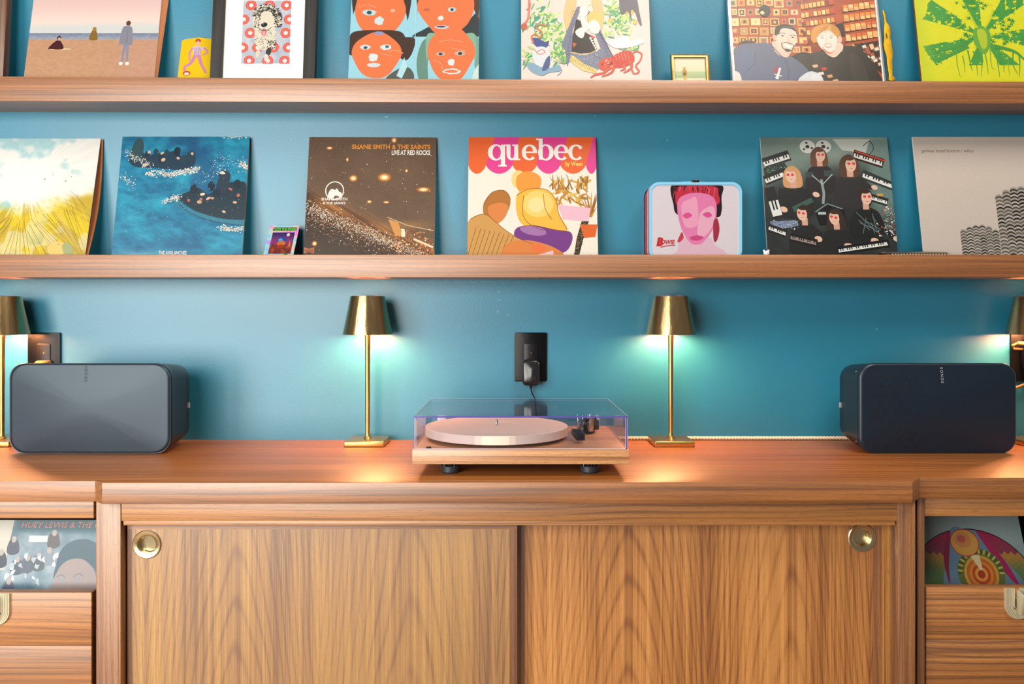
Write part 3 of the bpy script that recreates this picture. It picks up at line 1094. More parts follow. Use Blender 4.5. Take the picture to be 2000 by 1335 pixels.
class Art:
    """shapes in photograph-like page units; page rect (xa, ya)-(xb, yb) maps onto a w x h sheet, origin bottom centre"""

    def __init__(s, w, h, xa, ya, xb, yb, vis=None):
        s.w, s.h = w, h
        s.xa, s.ya, s.xb, s.yb = xa, ya, xb, yb
        s.V, s.Fc, s.C = [], [], []
        s.n = 0
        s.lay = 0
        s.vis = vis

    def L_(s, x, y):
        return ((x - s.xa) / (s.xb - s.xa) - 0.5) * s.w, (1 - (y - s.ya) / (s.yb - s.ya)) * s.h

    def raw(s, pts, faces, cols, clip=True):
        s.lay += 1
        d = -s.lay * 1.6e-5
        out = []
        for (x, y) in pts:
            a, b = s.L_(x, y)
            if clip:
                a = max(-s.w / 2, min(s.w / 2, a))
                b = max(0, min(s.h, b))
            out.append((a, d, b))
        s.V += out
        for f, c in zip(faces, cols):
            s.Fc.append(tuple(i + s.n for i in f))
            s.C.append(c)
        s.n += len(pts)

    def grid(s, fn, nx=100, ny=100, rect=None):
        xa, ya, xb, yb = rect or (s.xa, s.ya, s.xb, s.yb)
        gx, gy = np.meshgrid(np.linspace(xa, xb, nx + 1), np.linspace(ya, yb, ny + 1))
        cx = (gx[:-1, :-1] + gx[1:, 1:]) / 2
        cy = (gy[:-1, :-1] + gy[1:, 1:]) / 2
        c = fn((cx - s.xa) / (s.xb - s.xa), (cy - s.ya) / (s.yb - s.ya))
        c = np.broadcast_to(c, (ny, nx, 3)).reshape(-1, 3)
        pts = list(zip(gx.ravel().tolist(), gy.ravel().tolist()))
        k = nx + 1
        faces = [(j * k + i, j * k + i + 1, (j + 1) * k + i + 1, (j + 1) * k + i) for j in range(ny) for i in range(nx)]
        s.raw(pts, faces, [tuple(v) for v in c.tolist()])

    def poly(s, pts, col):
        tris = tessellate_polygon([[Vector((p[0], p[1], 0)) for p in pts]])
        c = tuple(hexs(col)) if isinstance(col, str) else col
        s.raw(pts, [tuple(t) for t in tris], [c] * len(tris))

    def cut(s, outer, holes, col):
        loops = [outer] + holes
        tris = tessellate_polygon([[Vector((p[0], p[1], 0)) for p in l] for l in loops])
        flat = [p for l in loops for p in l]
        s.raw(flat, [tuple(t) for t in tris], [tuple(hexs(col))] * len(tris))

    def arcw(s, cx, cy, rx, ry, a0, a1, wf, col, n=30):
        V, Fs = [], []
        for k in range(n + 1):
            an = math.radians(a0 + (a1 - a0) * k / n)
            w = wf(an) / 2
            c, q = math.cos(an), math.sin(an)
            V += [(cx + (rx + w) * c, cy + (ry + w) * q), (cx + (rx - w) * c, cy + (ry - w) * q)]
            if k:
                Fs.append((2 * k - 2, 2 * k - 1, 2 * k + 1, 2 * k))
        s.raw(V, Fs, [tuple(hexs(col))] * len(Fs))

    def rect(s, x0, y0, x1, y1, col):
        s.poly([(x0, y0), (x1, y0), (x1, y1), (x0, y1)], col)

    def ell(s, cx, cy, rx, ry, col, rot=0, n=28, a0=0, a1=360, j=0):
        c, sn = math.cos(math.radians(rot)), math.sin(math.radians(rot))
        pts = []
        full = a1 - a0 >= 360
        m = n if full else n + 1
        for k in range(m):
            a = math.radians(a0 + (a1 - a0) * k / n)
            q = 1 + (random.uniform(-j, j) if j else 0)
            x, y = rx * q * math.cos(a), ry * q * math.sin(a)
            pts.append((cx + x * c - y * sn, cy + x * sn + y * c))
        s.poly(pts, col)

    def smooth(s, pts, col, n=6):
        """closed Catmull-Rom blob through the points"""
        m = len(pts)
        out = []
        for i in range(m):
            p0, p1, p2, p3 = pts[i - 1], pts[i], pts[(i + 1) % m], pts[(i + 2) % m]
            for k in range(n):
                t = k / n
                out.append(tuple(0.5 * (2 * p1[q] + (p2[q] - p0[q]) * t + (2 * p0[q] - 5 * p1[q] + 4 * p2[q] - p3[q]) * t * t + (3 * p1[q] - p0[q] - 3 * p2[q] + p3[q]) * t ** 3) for q in (0, 1)))
        s.poly(out, col)

    def line(s, pts, w, col, curve=False):
        if curve and len(pts) > 2:
            q = []
            P_ = [pts[0]] + list(pts) + [pts[-1]]
            for i in range(1, len(P_) - 2):
                p0, p1, p2, p3 = P_[i - 1], P_[i], P_[i + 1], P_[i + 2]
                for k in range(6):
                    t = k / 6
                    q.append(tuple(0.5 * (2 * p1[z] + (p2[z] - p0[z]) * t + (2 * p0[z] - 5 * p1[z] + 4 * p2[z] - p3[z]) * t * t + (3 * p1[z] - p0[z] - 3 * p2[z] + p3[z]) * t ** 3) for z in (0, 1)))
            q.append(pts[-1])
            pts = q
        V, Fs = [], []
        m = len(pts)
        for i, p in enumerate(pts):
            a, b = pts[max(i - 1, 0)], pts[min(i + 1, m - 1)]
            dx, dy = b[0] - a[0], b[1] - a[1]
            l = math.hypot(dx, dy) or 1
            ww = w if not isinstance(w, (tuple, list)) else w[0] + (w[1] - w[0]) * i / (m - 1)
            nx, ny = -dy / l * ww / 2, dx / l * ww / 2
            V += [(p[0] + nx, p[1] + ny), (p[0] - nx, p[1] - ny)]
            if i:
                Fs.append((2 * i - 2, 2 * i - 1, 2 * i + 1, 2 * i))
        c = tuple(hexs(col)) if isinstance(col, str) else col
        s.raw(V, Fs, [c] * len(Fs))

    def ring(s, cx, cy, r, w, col, ry=None, a0=0, a1=360):
        ry = ry or r
        s.line([(cx + r * math.cos(math.radians(a0 + (a1 - a0) * k / 32)), cy + ry * math.sin(math.radians(a0 + (a1 - a0) * k / 32))) for k in range(33)], w, col)

    def dots(s, n, fn, size, cols, k=5):
        """many small flecks in one layer"""
        V, Fs, Cs = [], [], []
        for i in range(n):
            r = fn()
            x, y = r[0], r[1]
            q = random.uniform(*size) * (r[2] if len(r) > 2 else 1)
            a0 = random.uniform(0, 6)
            e = random.uniform(0.5, 1)
            b = len(V)
            for j in range(k):
                a = 2 * math.pi * j / k
                V.append((x + q * math.cos(a) * 1, y + q * math.sin(a) * e))
            Fs.append(tuple(range(b, b + k)))
            Cs.append(tuple(hexs(random.choice(cols))))
        s.raw(V, Fs, Cs)

    def text(s, t, x, y, size, col, align='l', width=None, **kw):
        rot = math.radians(kw.pop('rot', 0))
        v, f = text_mesh(t, 1.0, **kw)
        x0, x1 = min(p[0] for p in v), max(p[0] for p in v)
        k = size
        kx = size if width is None else width / (x1 - x0)
        off = {'l': -x0 * kx, 'r': -x1 * kx, 'c': -(x0 + x1) / 2 * kx}[align]
        pts = []
        for p in v:
            a, b = off + p[0] * kx, -p[1] * k
            pts.append((x + a * math.cos(rot) - b * math.sin(rot), y + a * math.sin(rot) + b * math.cos(rot)))
        c = tuple(hexs(col))
        s.raw(pts, f, [c] * len(f))

    def build(s, parent, mat, yoff, name='print'):
        me = bpy.data.meshes.new(name)
        V = np.array(s.V, dtype=np.float32)
        V[:, 1] *= max(3e-6, min(1.6e-5, 5e-4 / max(1, s.lay))) / 1.6e-5
        V[:, 1] += yoff
        me.from_pydata([tuple(v) for v in V.tolist()], [], s.Fc)
        at = me.color_attributes.new('ink', 'FLOAT_COLOR', 'CORNER')
        cnt = np.array([len(f) for f in s.Fc])
        c = s2l(np.array(s.C))
        c = np.repeat(c, cnt, axis=0)
        c = np.hstack([c, np.ones((len(c), 1))]).astype(np.float32)
        at.data.foreach_set('color', c.ravel())
        me.materials.append(mat)
        o = bpy.data.objects.new(name, me)
        COL.objects.link(o)
        o.parent = parent
        return o


LPS = 0.321
YB = 1.884       # bottom front of a leaning cover


def cover(name, label, cat, cx, art, w=LPS, h=LPS, th=0.0034, shelf='m', board=None, yb=YB, lean=None, rz=0, mat=None, radius=0.0, group=None, zb=None):
    rec = 0.013 if shelf == 'm' else 0.024
    z0 = (ZM if shelf == 'm' else top_z(cx)) - rec + (0.0006 if shelf == 'm' else 0.0014) if zb is None else zb
    if lean is None:
        lean = math.asin(min(0.95, (WALL - 0.004 - yb - th) / h))
    t = thing(name, label, cat, (cx, yb + th, z0 + 0.0002), (-lean, 0, rz), group)
    m = MB()
    if radius:
        m.plate(rrect(w, h, radius, 5, 0, h / 2), [], -th, 0)
    else:
        m.box(-w / 2, w / 2, -th, 0, 0, h)
    m.build('sleeve', board or M['card'], t, local=True, bevel=0.0004)
    if art:
        art.build(t, mat or M['ink'], -th - 0.00002)
    return t


def mid_art(px_left, w=250.0, n=None):
    """page units = photo px for a cover on the lower ledge"""
    return Art(LPS, LPS, px_left, 268, px_left + w, 509)


def top_art(px_left, lip, w=253.0):
    return Art(LPS, LPS, px_left, lip - 217, px_left + w, lip + 31)


R = random.uniform

# ---- 1: bright rays, lower ledge, left edge
a = mid_art(-57)


def f(u, v):
    x, y = (u - 0.46) * 1.0, (v - 0.36)
    r = np.hypot(x, y)
    th = np.arctan2(y, x)
    ray = vn(th * 26 + 40, r * 3, 1) * 0.6 + vn(th * 70 + 90, r * 4, 4) * 0.4
    n = fbm(u * 9, v * 9, 5)
    c = lerpc('f4f6f6', 'e6e9e6', ray * sst(0.12, 0.4, r))
    blue = sst(0.55, 0.75, fbm(u * 6, v * 7, 9) + 0.35 * (0.33 - v) + 0.3 * (0.4 - u))
    c = c * (1 - 0.6 * blue[..., None]) + 0.6 * blue[..., None] * hexs('7fc4d4')
    ym = sst(0.42, 0.62, v - 0.05 + 0.25 * (n - 0.5) + 0.15 * np.abs(x)) * sst(0.14, 0.3, r + 0.2 * (ray - .5))
    c = c * (1 - ym[..., None]) + ym[..., None] * lerpc('e2c828', 'c9ad3a', sst(0.4, 0.7, ray + n - 0.5))
    w = sst(0.5, 0.62, fbm(u * 7 + 3, v * 6, 21)) * sst(0.5, 0.75, v)
    c = c * (1 - 0.55 * w[..., None]) + 0.55 * w[..., None] * hexs('eae6dc')
    g = sst(0.55, 0.65, fbm(u * 5, v * 5, 33)) * sst(0.72, 0.9, v) * sst(0.4, 0.7, u)
    c = c * (1 - 0.6 * g[..., None]) + 0.6 * g[..., None] * hexs('93a468')
    return c


a.grid(f, 150, 150)
for k in range(76):
    an = math.radians(12 + k * 2.1 + R(-.4, .4))
    r0, r1 = R(92, 125) - 20 * abs(math.sin(an)), 300
    cx_, cy_ = 58, 355
    a.line([(cx_ + r0 * math.cos(an), cy_ + r0 * math.sin(an)), (cx_ + r1 * math.cos(an), cy_ + r1 * math.sin(an))], 0.7, random.choice(['8a7a3a', 'a07848', '6a6a3a', 'd8ccb0']))
a.ell(138, 487, 18, 14, 'e3c878', j=.1)
a.ell(158, 488, 9, 15, 'a8ae7c', -30, j=.1)
for k in range(12):
    a.ell(R(60, 175), R(330, 500), R(.6, 1.6), R(.6, 1.2), random.choice(['c87a3a', 'ffffff', '9a8a50']))
# a gatefold standing ajar: front leaf, back leaf, inner sleeve
t = cover('record_cover', 'yellow and white sunburst record cover standing ajar at the left edge, lower ledge', 'record cover', -1.2005, a, yb=1.868, lean=math.asin(0.074 / LPS), th=0.002)
m = MB()
nseg = 10
v, fcs = [], []
for i in range(nseg + 1):
    q = i / nseg
    z = LPS * q
    d = 0.0225 * math.sin(math.pi * q) * 0.9
    for (x, off) in ((-0.16, 0), (0.16, 0), (0.16, 0.0018), (-0.16, 0.0018)):
        v.append((x + (0.004 if x > 0 else 0), 0.002 + d + off, z + 0.0014 * (1 - q)))
for i in range(nseg):
    for k in range(4):
        fcs.append((i * 4 + k, i * 4 + (k + 1) % 4, i * 4 + 4 + (k + 1) % 4, i * 4 + 4 + k))
fcs += [(3, 2, 1, 0), tuple(nseg * 4 + k for k in range(4))]
m.add(v, fcs)
m.build('back_cover', M['card_brown'], t, local=True, smooth=True)
MB().box(-0.155, 0.1585, 0.004, 0.0056, 0.004, 0.25).build('inner_sleeve', M['card_dark'], t, local=True)

# ---- 2: blue sea
a = mid_art(232, 251)


def f(u, v):
    n = fbm(u * 5 + 2 * fbm(u * 3, v * 3, 2), v * 9, 3, 5)
    s = fbm(u * 14 + v * 10, v * 30 - u * 10, 8, 3)
    c = lerpc('0c5788', '1fa3c4', n * 1.25 - 0.1)
    c = c + ((s - 0.5) * 46)[..., None]
    dk = sst(0.5, 0.7, fbm(u * 3.2 + 9, v * 3 + 4, 12))
    c = c * (1 - 0.45 * dk[..., None]) + 0.45 * dk[..., None] * hexs('14396e')
    wv = np.exp(-((v - 0.98 + 0.1 * (u - .25) ** 2) ** 2) / 0.0016) * np.exp(-((u - 0.2) ** 2) / 0.05)
    return c * (1 - 0.7 * wv[..., None]) + 0.7 * wv[..., None] * hexs('c8e2ee')


a.grid(f, 150, 150)
a.smooth([(248, 312), (262, 292), (276, 300), (284, 306), (300, 302), (318, 300), (342, 296), (352, 308), (374, 304), (380, 318), (366, 334), (336, 334), (300, 330), (262, 328)], '1c3a50')
a.smooth([(250, 310), (258, 276), (270, 272), (276, 288), (270, 312)], '2c5058')
for x, y, r in ((284, 302, 5), (300, 298, 5), (322, 300, 5), (342, 298, 7), (370, 306, 8), (356, 312, 6), (312, 312, 6)):
    a.ell(x, y, r, r * 1.3, random.choice(['16303f', '1f4252', '12283a']), j=.12)
for x, y in ((287, 299), (313, 301), (316, 314), (372, 302), (280, 325), (345, 311)):
    a.ell(x, y, R(3, 5), R(2, 3.4), 'd8b89c', R(-30, 30), j=.15)
a.smooth([(352, 388), (372, 376), (390, 370), (410, 382), (430, 366), (455, 358), (482, 362), (486, 410), (482, 432), (450, 432), (410, 424), (375, 408)], '1a3444')
a.smooth([(424, 372), (428, 346), (424, 352), (432, 336), (446, 338), (450, 350), (442, 376)], '263a4c')
a.line([(345, 390), (365, 410), (400, 424), (440, 434), (486, 437)], 9, '2e7f9a', True)
a.line([(352, 400), (380, 420), (430, 436), (486, 443)], 1.4, '174a68', True)
for x, y in ((372, 394), (398, 382), (410, 390), (393, 397), (452, 372), (418, 390), (442, 416), (434, 340), (462, 398), (468, 384), (396, 392)):
    a.ell(x, y, R(3, 5), R(2, 3.4), random.choice(['d8b89c', 'e8d8c4', 'c8a890', 'b86a5a']), R(-30, 30), j=.15)
for (x, y) in ((380, 372), (414, 366), (425, 380), (465, 362)):
    a.ell(x, y, 7, 9, '14283a', j=.15)
W = ['f2ece0', 'd8e8ea', 'e8d8c8', 'ffffff']


def along(pts, sp):
    def g():
        i = random.randrange(len(pts) - 1)
        t_ = random.random()
        return (pts[i][0] + (pts[i + 1][0] - pts[i][0]) * t_ + random.gauss(0, sp), pts[i][1] + (pts[i + 1][1] - pts[i][1]) * t_ + random.gauss(0, sp))
    return g


a.dots(260, along([(288, 344), (310, 340), (330, 343), (352, 340), (372, 336), (388, 332)], 3), (.6, 2.4), W)
a.dots(120, along([(240, 300), (262, 312), (280, 320), (294, 326)], 4), (.5, 1.5), W)
a.dots(150, along([(400, 360), (420, 330), (440, 318), (470, 322), (484, 326)], 9), (.4, 1.2), W)
a.dots(60, along([(468, 322), (484, 330)], 3), (.8, 2.2), W)
a.dots(90, along([(322, 398), (340, 390), (352, 386)], 3), (.6, 2), W)
a.dots(120, along([(436, 446), (460, 450), (482, 448)], 3), (.6, 2), W)
a.dots(60, along([(240, 345), (262, 362)], 5), (.5, 1.4), W)
a.dots(30, along([(430, 268), (480, 268)], 2), (.8, 2.2), W)
a.dots(160, lambda: (R(240, 484), R(330, 470)), (.25, .6), W)
a.text('THE AVALANCHES', 322, 499, 11, 'f4f6f6', 'l', width=54, offset=0.015)
cover('record_cover', 'deep blue stormy sea record cover, white lettering at its foot, lower ledge', 'record cover', X(362, 1.935), a, th=0.006, board=M['card_brown'])

# ---- 3: night concert
a = mid_art(601, 252)


def f(u, v):
    n = fbm(u * 4, v * 4, 3)
    c = lerpc('5c4638', '75604e', n * 0.8 + 0.2)
    d = v - (0.42 + 0.5 * u)           # >0 below the ridge
    lo = sst(-0.02, 0.06, d)
    c = c * (1 - lo[..., None]) + lo[..., None] * lerpc('33261e', '4a382c', n)
    band = np.exp(-((v - (0.5 + 0.47 * u)) ** 2) / 0.006) * sst(0.0, 0.2, u + 0.05)
    st = vn((u * 0.8 + v) * 4, (v - u * 0.62) * 90, 7)
    k = band * (0.35 + 0.9 * st)
    c = c * (1 - 0.75 * np.clip(k, 0, 1)[..., None]) + 0.75 * np.clip(k, 0, 1)[..., None] * lerpc('8a4a22', 'e39a4e', st)
    gl = np.exp(-((v - 0.72) ** 2) / 0.0012 - ((u - 0.78) ** 2) / 0.03)
    c = c * (1 - 0.5 * gl[..., None]) + 0.5 * gl[..., None] * hexs('c08a54')
    c = c + (10 * (vn(u * 200, v * 200, 5) - .5))[..., None]
    return c


a.grid(f, 150, 150)
cr = ['f6efe2', 'e8d8c0', 'd8a878', 'ffffff', 'b88a60']
a.dots(1500, lambda: (lambda q: (601 + 252 * q, 404 + 118 * q ** 1.02 * 0.87 + random.gauss(0, 7) + 3))(random.random()), (.5, 1.25), cr)
a.dots(700, lambda: (lambda q: (601 + 252 * q, 418 + 100 * q + abs(random.gauss(0, 17))))(random.random()), (.4, 1.1), ['c07a48', 'e8b080', 'f6e6d0', '8a5a3a'])
a.dots(150, lambda: (R(775, 850), R(448, 492)), (.6, 2.2), ['e89a50', 'f8d8a8', 'c05a2a', '8a3a1e'], 6)
a.dots(100, lambda: (R(604, 848), R(272, 420)), (.3, 1.0), ['f8e0c0', 'ffffff', 'd8a878'])
for x, y, rx, ry in ((691, 350, 5, 4), (752, 348, 8, 5), (829, 372, 8, 3), (724, 396, 3, 2), (769, 274, 3.5, 3.5), (642, 290, 4, 2), (757, 397, 4, 1.6), (795, 335, 2, 2), (621, 477, 3, 3), (678, 313, 1.4, 3)):
    a.ell(x, y, rx * 1.7, ry * 1.7, 'b0703a')
    a.ell(x, y, rx * 1.15, ry * 1.15, 'f0b060')
    a.ell(x, y, rx * .7, ry * .7, 'fff4dc')
a.poly([(762, 430), (782, 436), (790, 462), (776, 462)], 'd89a58')
a.poly([(788, 448), (794, 449), (796, 464), (788, 464)], 'f8ecd0')
a.line([(812, 468), (850, 484)], 4, 'f4dcb8')
a.line([(760, 426), (800, 442), (850, 452)], 1.2, 'e8c8a0')
a.text('SHANE SMITH & THE SAINTS', 841, 291.5, 12.2, 'e8963c', 'r', width=155, offset=0.028)
a.text('LIVE AT RED ROCKS', 841, 303, 12.6, 'f4f0ea', 'r', width=76, offset=0.03)
a.ring(655.5, 374.5, 17.5, 2, 'f4f0ea')
a.smooth([(643, 386), (645, 376), (650, 371), (656, 373), (660, 370), (664, 376), (669, 379), (670, 388), (658, 384), (652, 389)], 'f4f0ea')
a.text('SHANE SMITH', 655.5, 393.5, 7.4, 'f4f0ea', 'c', width=51, offset=0.02)
a.text('& THE SAINTS', 655.5, 401, 6.6, 'f4f0ea', 'c', width=44, offset=0.02)
a.poly([(601, 484), (611, 487), (621, 484), (621, 496), (611, 493), (601, 496)], 'b8683a')
a.text('SHANE', 611, 492.5, 5.5, '5a3420', 'c', width=16, offset=0.03)
cover('record_cover', 'dark brown concert record cover with gold lettering and crowd lights', 'record cover', X(728, 1.935), a, radius=0.005, board=M['card_dark'], rz=0.012)

# ---- 4: quebec
a = mid_art(913.5, 251)
a.rect(913, 268, 1165, 509, 'f6f0e6')
stripes = [(913, 'f06a34'), (948, 'e9459a'), (1000, 'f06a34'), (1048, 'e9459a'), (1094, 'f06a34'), (1144, 'e9459a'), (1166, 'e9459a')]
for i in range(6):
    x0_, c_ = stripes[i]
    x1_ = stripes[i + 1][0]
    sl = [26, 14, 0, 0, -12, -22]
    xt0 = x0_ + (0 if i == 0 else (1040 - x0_) * -0.0 + [0, 17, 14, 4, 15, 16][i])
    xt1 = x1_ + [17, 14, 4, 15, 16, 0][i]
    mx_ = (x0_ + x1_) / 2
    n_ = 14
    low = [(x1_ - (x1_ - x0_) * k / n_, 324 + 17 * math.sin(math.pi * (k / n_)) ** 0.7) for k in range(n_ + 1)]
    a.poly([(xt0, 268), (xt1, 268)] + low, c_)
WH = 'fdfbf6'
wq = lambda an: 3.2 + 4.8 * abs(math.cos(an)) ** 1.5


def oval(cx_, cy_, rx, ry, n=36):
    return [(cx_ + rx * math.cos(2 * math.pi * k / n), cy_ + ry * math.sin(2 * math.pi * k / n)) for k in range(n)]


# q
a.cut(oval(967.5, 298.3, 16, 16.3), [oval(969, 298.3, 8.2, 13)], WH)
a.rect(977.5, 283, 985.5, 324, WH)
a.rect(972, 323.4, 989, 326.6, WH)
# u
a.rect(988.5, 283, 996.2, 304, WH)
a.rect(984.5, 282.6, 996.2, 285.4, WH)
a.arcw(999.5, 303, 7.2, 9.2, 0, 180, lambda an: 3.2 + 3.6 * abs(math.cos(an)), WH)
a.rect(1003.6, 283, 1011.4, 313.6, WH)
a.rect(999.6, 282.6, 1011.4, 285.4, WH)
a.rect(1003.6, 310.8, 1015.4, 313.8, WH)
# e, b, e, c
for xe, re in ((1033.5, 11.2), (1096.5, 10.8)):
    a.arcw(xe, 298.3, re, 14, -375, -40 - 270 + 0, wq, WH) if False else a.arcw(xe, 298.3, re, 14, 42, 362, wq, WH)
    a.rect(xe - re, 296.6, xe + re + 4, 299.6, WH)
a.rect(1052, 271, 1059.6, 313, WH)
a.rect(1047, 270.6, 1059.6, 273.6, WH)
a.cut(oval(1066, 298.3, 15.5, 16.3), [oval(1065, 298.3, 7.6, 13)], WH)
a.arcw(1125.5, 298.3, 11.6, 14, 40, 318, wq, WH)
a.ell(1134, 288.6, 3.4, 3.2, WH)
a.text('by Ween', 1138, 325, 12, 'f4e070', 'r', width=34, offset=0.02)
a.ell(1012, 352, 14, 18, 'f4d890')
# plain sunny stand-in: potted plants, round forms and a table in flat colours
for k in range(46):
    x_, y_ = R(1072, 1150), R(352, 402)
    a.ell(x_, y_, R(6, 12), R(1.6, 3), random.choice(['d8a84a', 'c88e36', 'e8c468', 'a8782c']), R(-90, 90))
for k in range(16):
    x_ = R(1075, 1135)
    a.line([(x_, 372), (x_ + R(-14, 14), R(340, 352))], (3, .4), random.choice(['9a6a2a', '7a5226', 'c88e36']))
for k in range(14):
    an = math.radians(R(-150, -20))
    a.line([(1152, 425), (1152 + 34 * math.cos(an), 425 + 48 * math.sin(an))], (5, .5), random.choice(['c88e36', '9a6a2a', 'dcae50']))
a.smooth([(1010, 345), (1030, 336), (1052, 344), (1056, 362), (1044, 380), (1022, 382), (1008, 366)], 'f0a040')
a.smooth([(1008, 384), (1030, 372), (1065, 372), (1084, 392), (1090, 420), (1106, 450), (1080, 458), (1040, 452), (1012, 430)], 'f3c04a')
a.ell(1050, 400, 30, 26, 'f8d878')
a.ell(1046, 402, 16, 15, 'fbe6a4')
a.smooth([(1010, 446), (1040, 442), (1080, 450), (1112, 455), (1114, 475), (1098, 494), (1060, 490), (1026, 476), (1004, 462)], '7a3e90')
a.ell(1040, 452, 26, 9, 'a878b4', 10)
a.smooth([(944, 400), (960, 378), (984, 374), (996, 390), (990, 416), (966, 436), (946, 424)], 'b87838')
a.smooth([(952, 408), (976, 398), (992, 406), (984, 428), (966, 438)], 'e08a4c')
a.smooth([(905, 460), (918, 430), (945, 420), (968, 436), (985, 450), (1010, 466), (1040, 478), (1036, 490), (1000, 486), (980, 520), (905, 520)], 'd3a05a')
for k in range(9):
    a.line([(914 + k * 9, 500), (930 + k * 9, 446 + k * 2)], 1.1, '8a5a30')
a.smooth([(985, 482), (1020, 470), (1070, 480), (1100, 500), (1080, 520), (985, 520)], 'e08848')
a.ell(1050, 486, 14, 8, 'ee7a44', 8)
a.poly([(1050, 498), (1078, 490), (1080, 505), (1046, 508)], 'f0d0dc')
a.poly([(1088, 402), (1152, 408), (1147, 434), (1098, 430)], 'f0c4d8')
a.poly([(1134, 434), (1148, 434), (1136, 470), (1128, 500), (1118, 500), (1124, 466)], '3a302c')
a.poly([(1130, 440), (1166, 440), (1160, 464), (1138, 466)], 'e2692e')
a.dots(120, lambda: (lambda q: (1140 - 18 * q + R(-5, 5), 436 + 60 * q))(random.random()), (.4, .9), ['c8a878', '8a6a4a'])
for p_ in ([(944, 400), (960, 378), (984, 374), (996, 390)], [(1008, 384), (1030, 372), (1065, 372), (1084, 392), (1090, 420), (1106, 450)], [(1010, 446), (1040, 442), (1080, 450), (1112, 455)], [(1022, 384), (1020, 420), (1034, 440), (1060, 452)], [(1060, 380), (1064, 410), (1076, 430)], [(918, 430), (945, 420), (968, 436), (985, 450), (1010, 466), (1040, 478)]):
    a.line(p_, 1.0, '8a5228', True)
cover('record_cover', 'orange and pink striped record cover reading quebec in white', 'record cover', X(1039.5, 1.935), a, rz=0.0)

# ---- 5: band photograph among keyboards
a = mid_art(1487.5, 247)


def f(u, v):
    n = fbm(u * 7, v * 7, 3)
    c = lerpc('1c2024', '3c4444', n)
    top = sst(0.42, 0.1, v + 0.25 * (0.5 - u) * -1 + 0.15 * (n - .5)) * 1.0
    c = c * (1 - top[..., None]) + top[..., None] * lerpc('6f8680', 'a9bfb8', u)
    r_ = sst(0.72, 0.9, u) * sst(0.85, 0.5, v)
    c = c * (1 - .8 * r_[..., None]) + .8 * r_[..., None] * lerpc('8fb0a8', '6a8a88', n)
    return c


a.grid(f, 120, 120)
a.poly([(1628, 272), (1700, 272), (1690, 300), (1645, 294)], 'cfdad4')
a.line([(1686, 286), (1700, 276), (1706, 290), (1698, 302)], 1.3, '2a2e30', True)


def keys(x0, y0, x1, y1, wd, n, body='22262a', top_='e6ecec', lip=4, flip=1):
    dx, dy = x1 - x0, y1 - y0
    l = math.hypot(dx, dy)
    nx, ny = -dy / l * flip, dx / l * flip
    q = lambda t_, d_: (x0 + dx * t_ + nx * d_, y0 + dy * t_ + ny * d_)
    a.poly([q(-.03, -wd * .9), q(1.03, -wd * .9), q(1.03, wd + lip), q(-.03, wd + lip)], body)
    a.poly([q(0, 0), q(1, 0), q(1, wd), q(0, wd)], top_)
    for k in range(n):
        if k % 7 in (2, 6):
            continue
        t_ = (k + .75) / n
        a.poly([q(t_, 0), q(t_ + .5 / n, 0), q(t_ + .5 / n, wd * .6), q(t_, wd * .6)], '14161a')


keys(1490, 318, 1540, 302, 9, 10)
a.poly([(1490, 330), (1530, 316), (1536, 328), (1492, 348)], '2c3c3a')
a.dots(40, lambda: (R(1492, 1532), R(326, 340)), (.5, 1.4), ['7ac88a', '9a7ac8', 'c8e0e0'])
keys(1491, 352, 1532, 336, 8, 9)
keys(1668, 300, 1722, 318, 8, 12, '3a1c20')
a.line([(1670, 296), (1728, 316)], 3, 'd04a38')
keys(1682, 340, 1742, 362, 8, 12, '30383a')
keys(1692, 385, 1724, 395, 6, 9, '2a2e30')
a.rect(1705, 380, 1716, 385, 'd8a040')
for x_ in (1578, 1609):
    a.ell(x_, 287, 15, 13, 'e4e8e6')
    a.ell(x_, 287, 4, 3.5, '40444a')
    for k in range(3):
        an = math.radians(k * 120 + 20)
        a.ell(x_ + 9 * math.cos(an), 287 + 8 * math.sin(an), 2.6, 2.2, '50545a')
a.dots(150, lambda: (R(1712, 1744), R(406, 460)), (.6, 2.2), ['d85a5a', 'e8ecec', '2a3a4a', '7ab8c8', 'c8a060'])


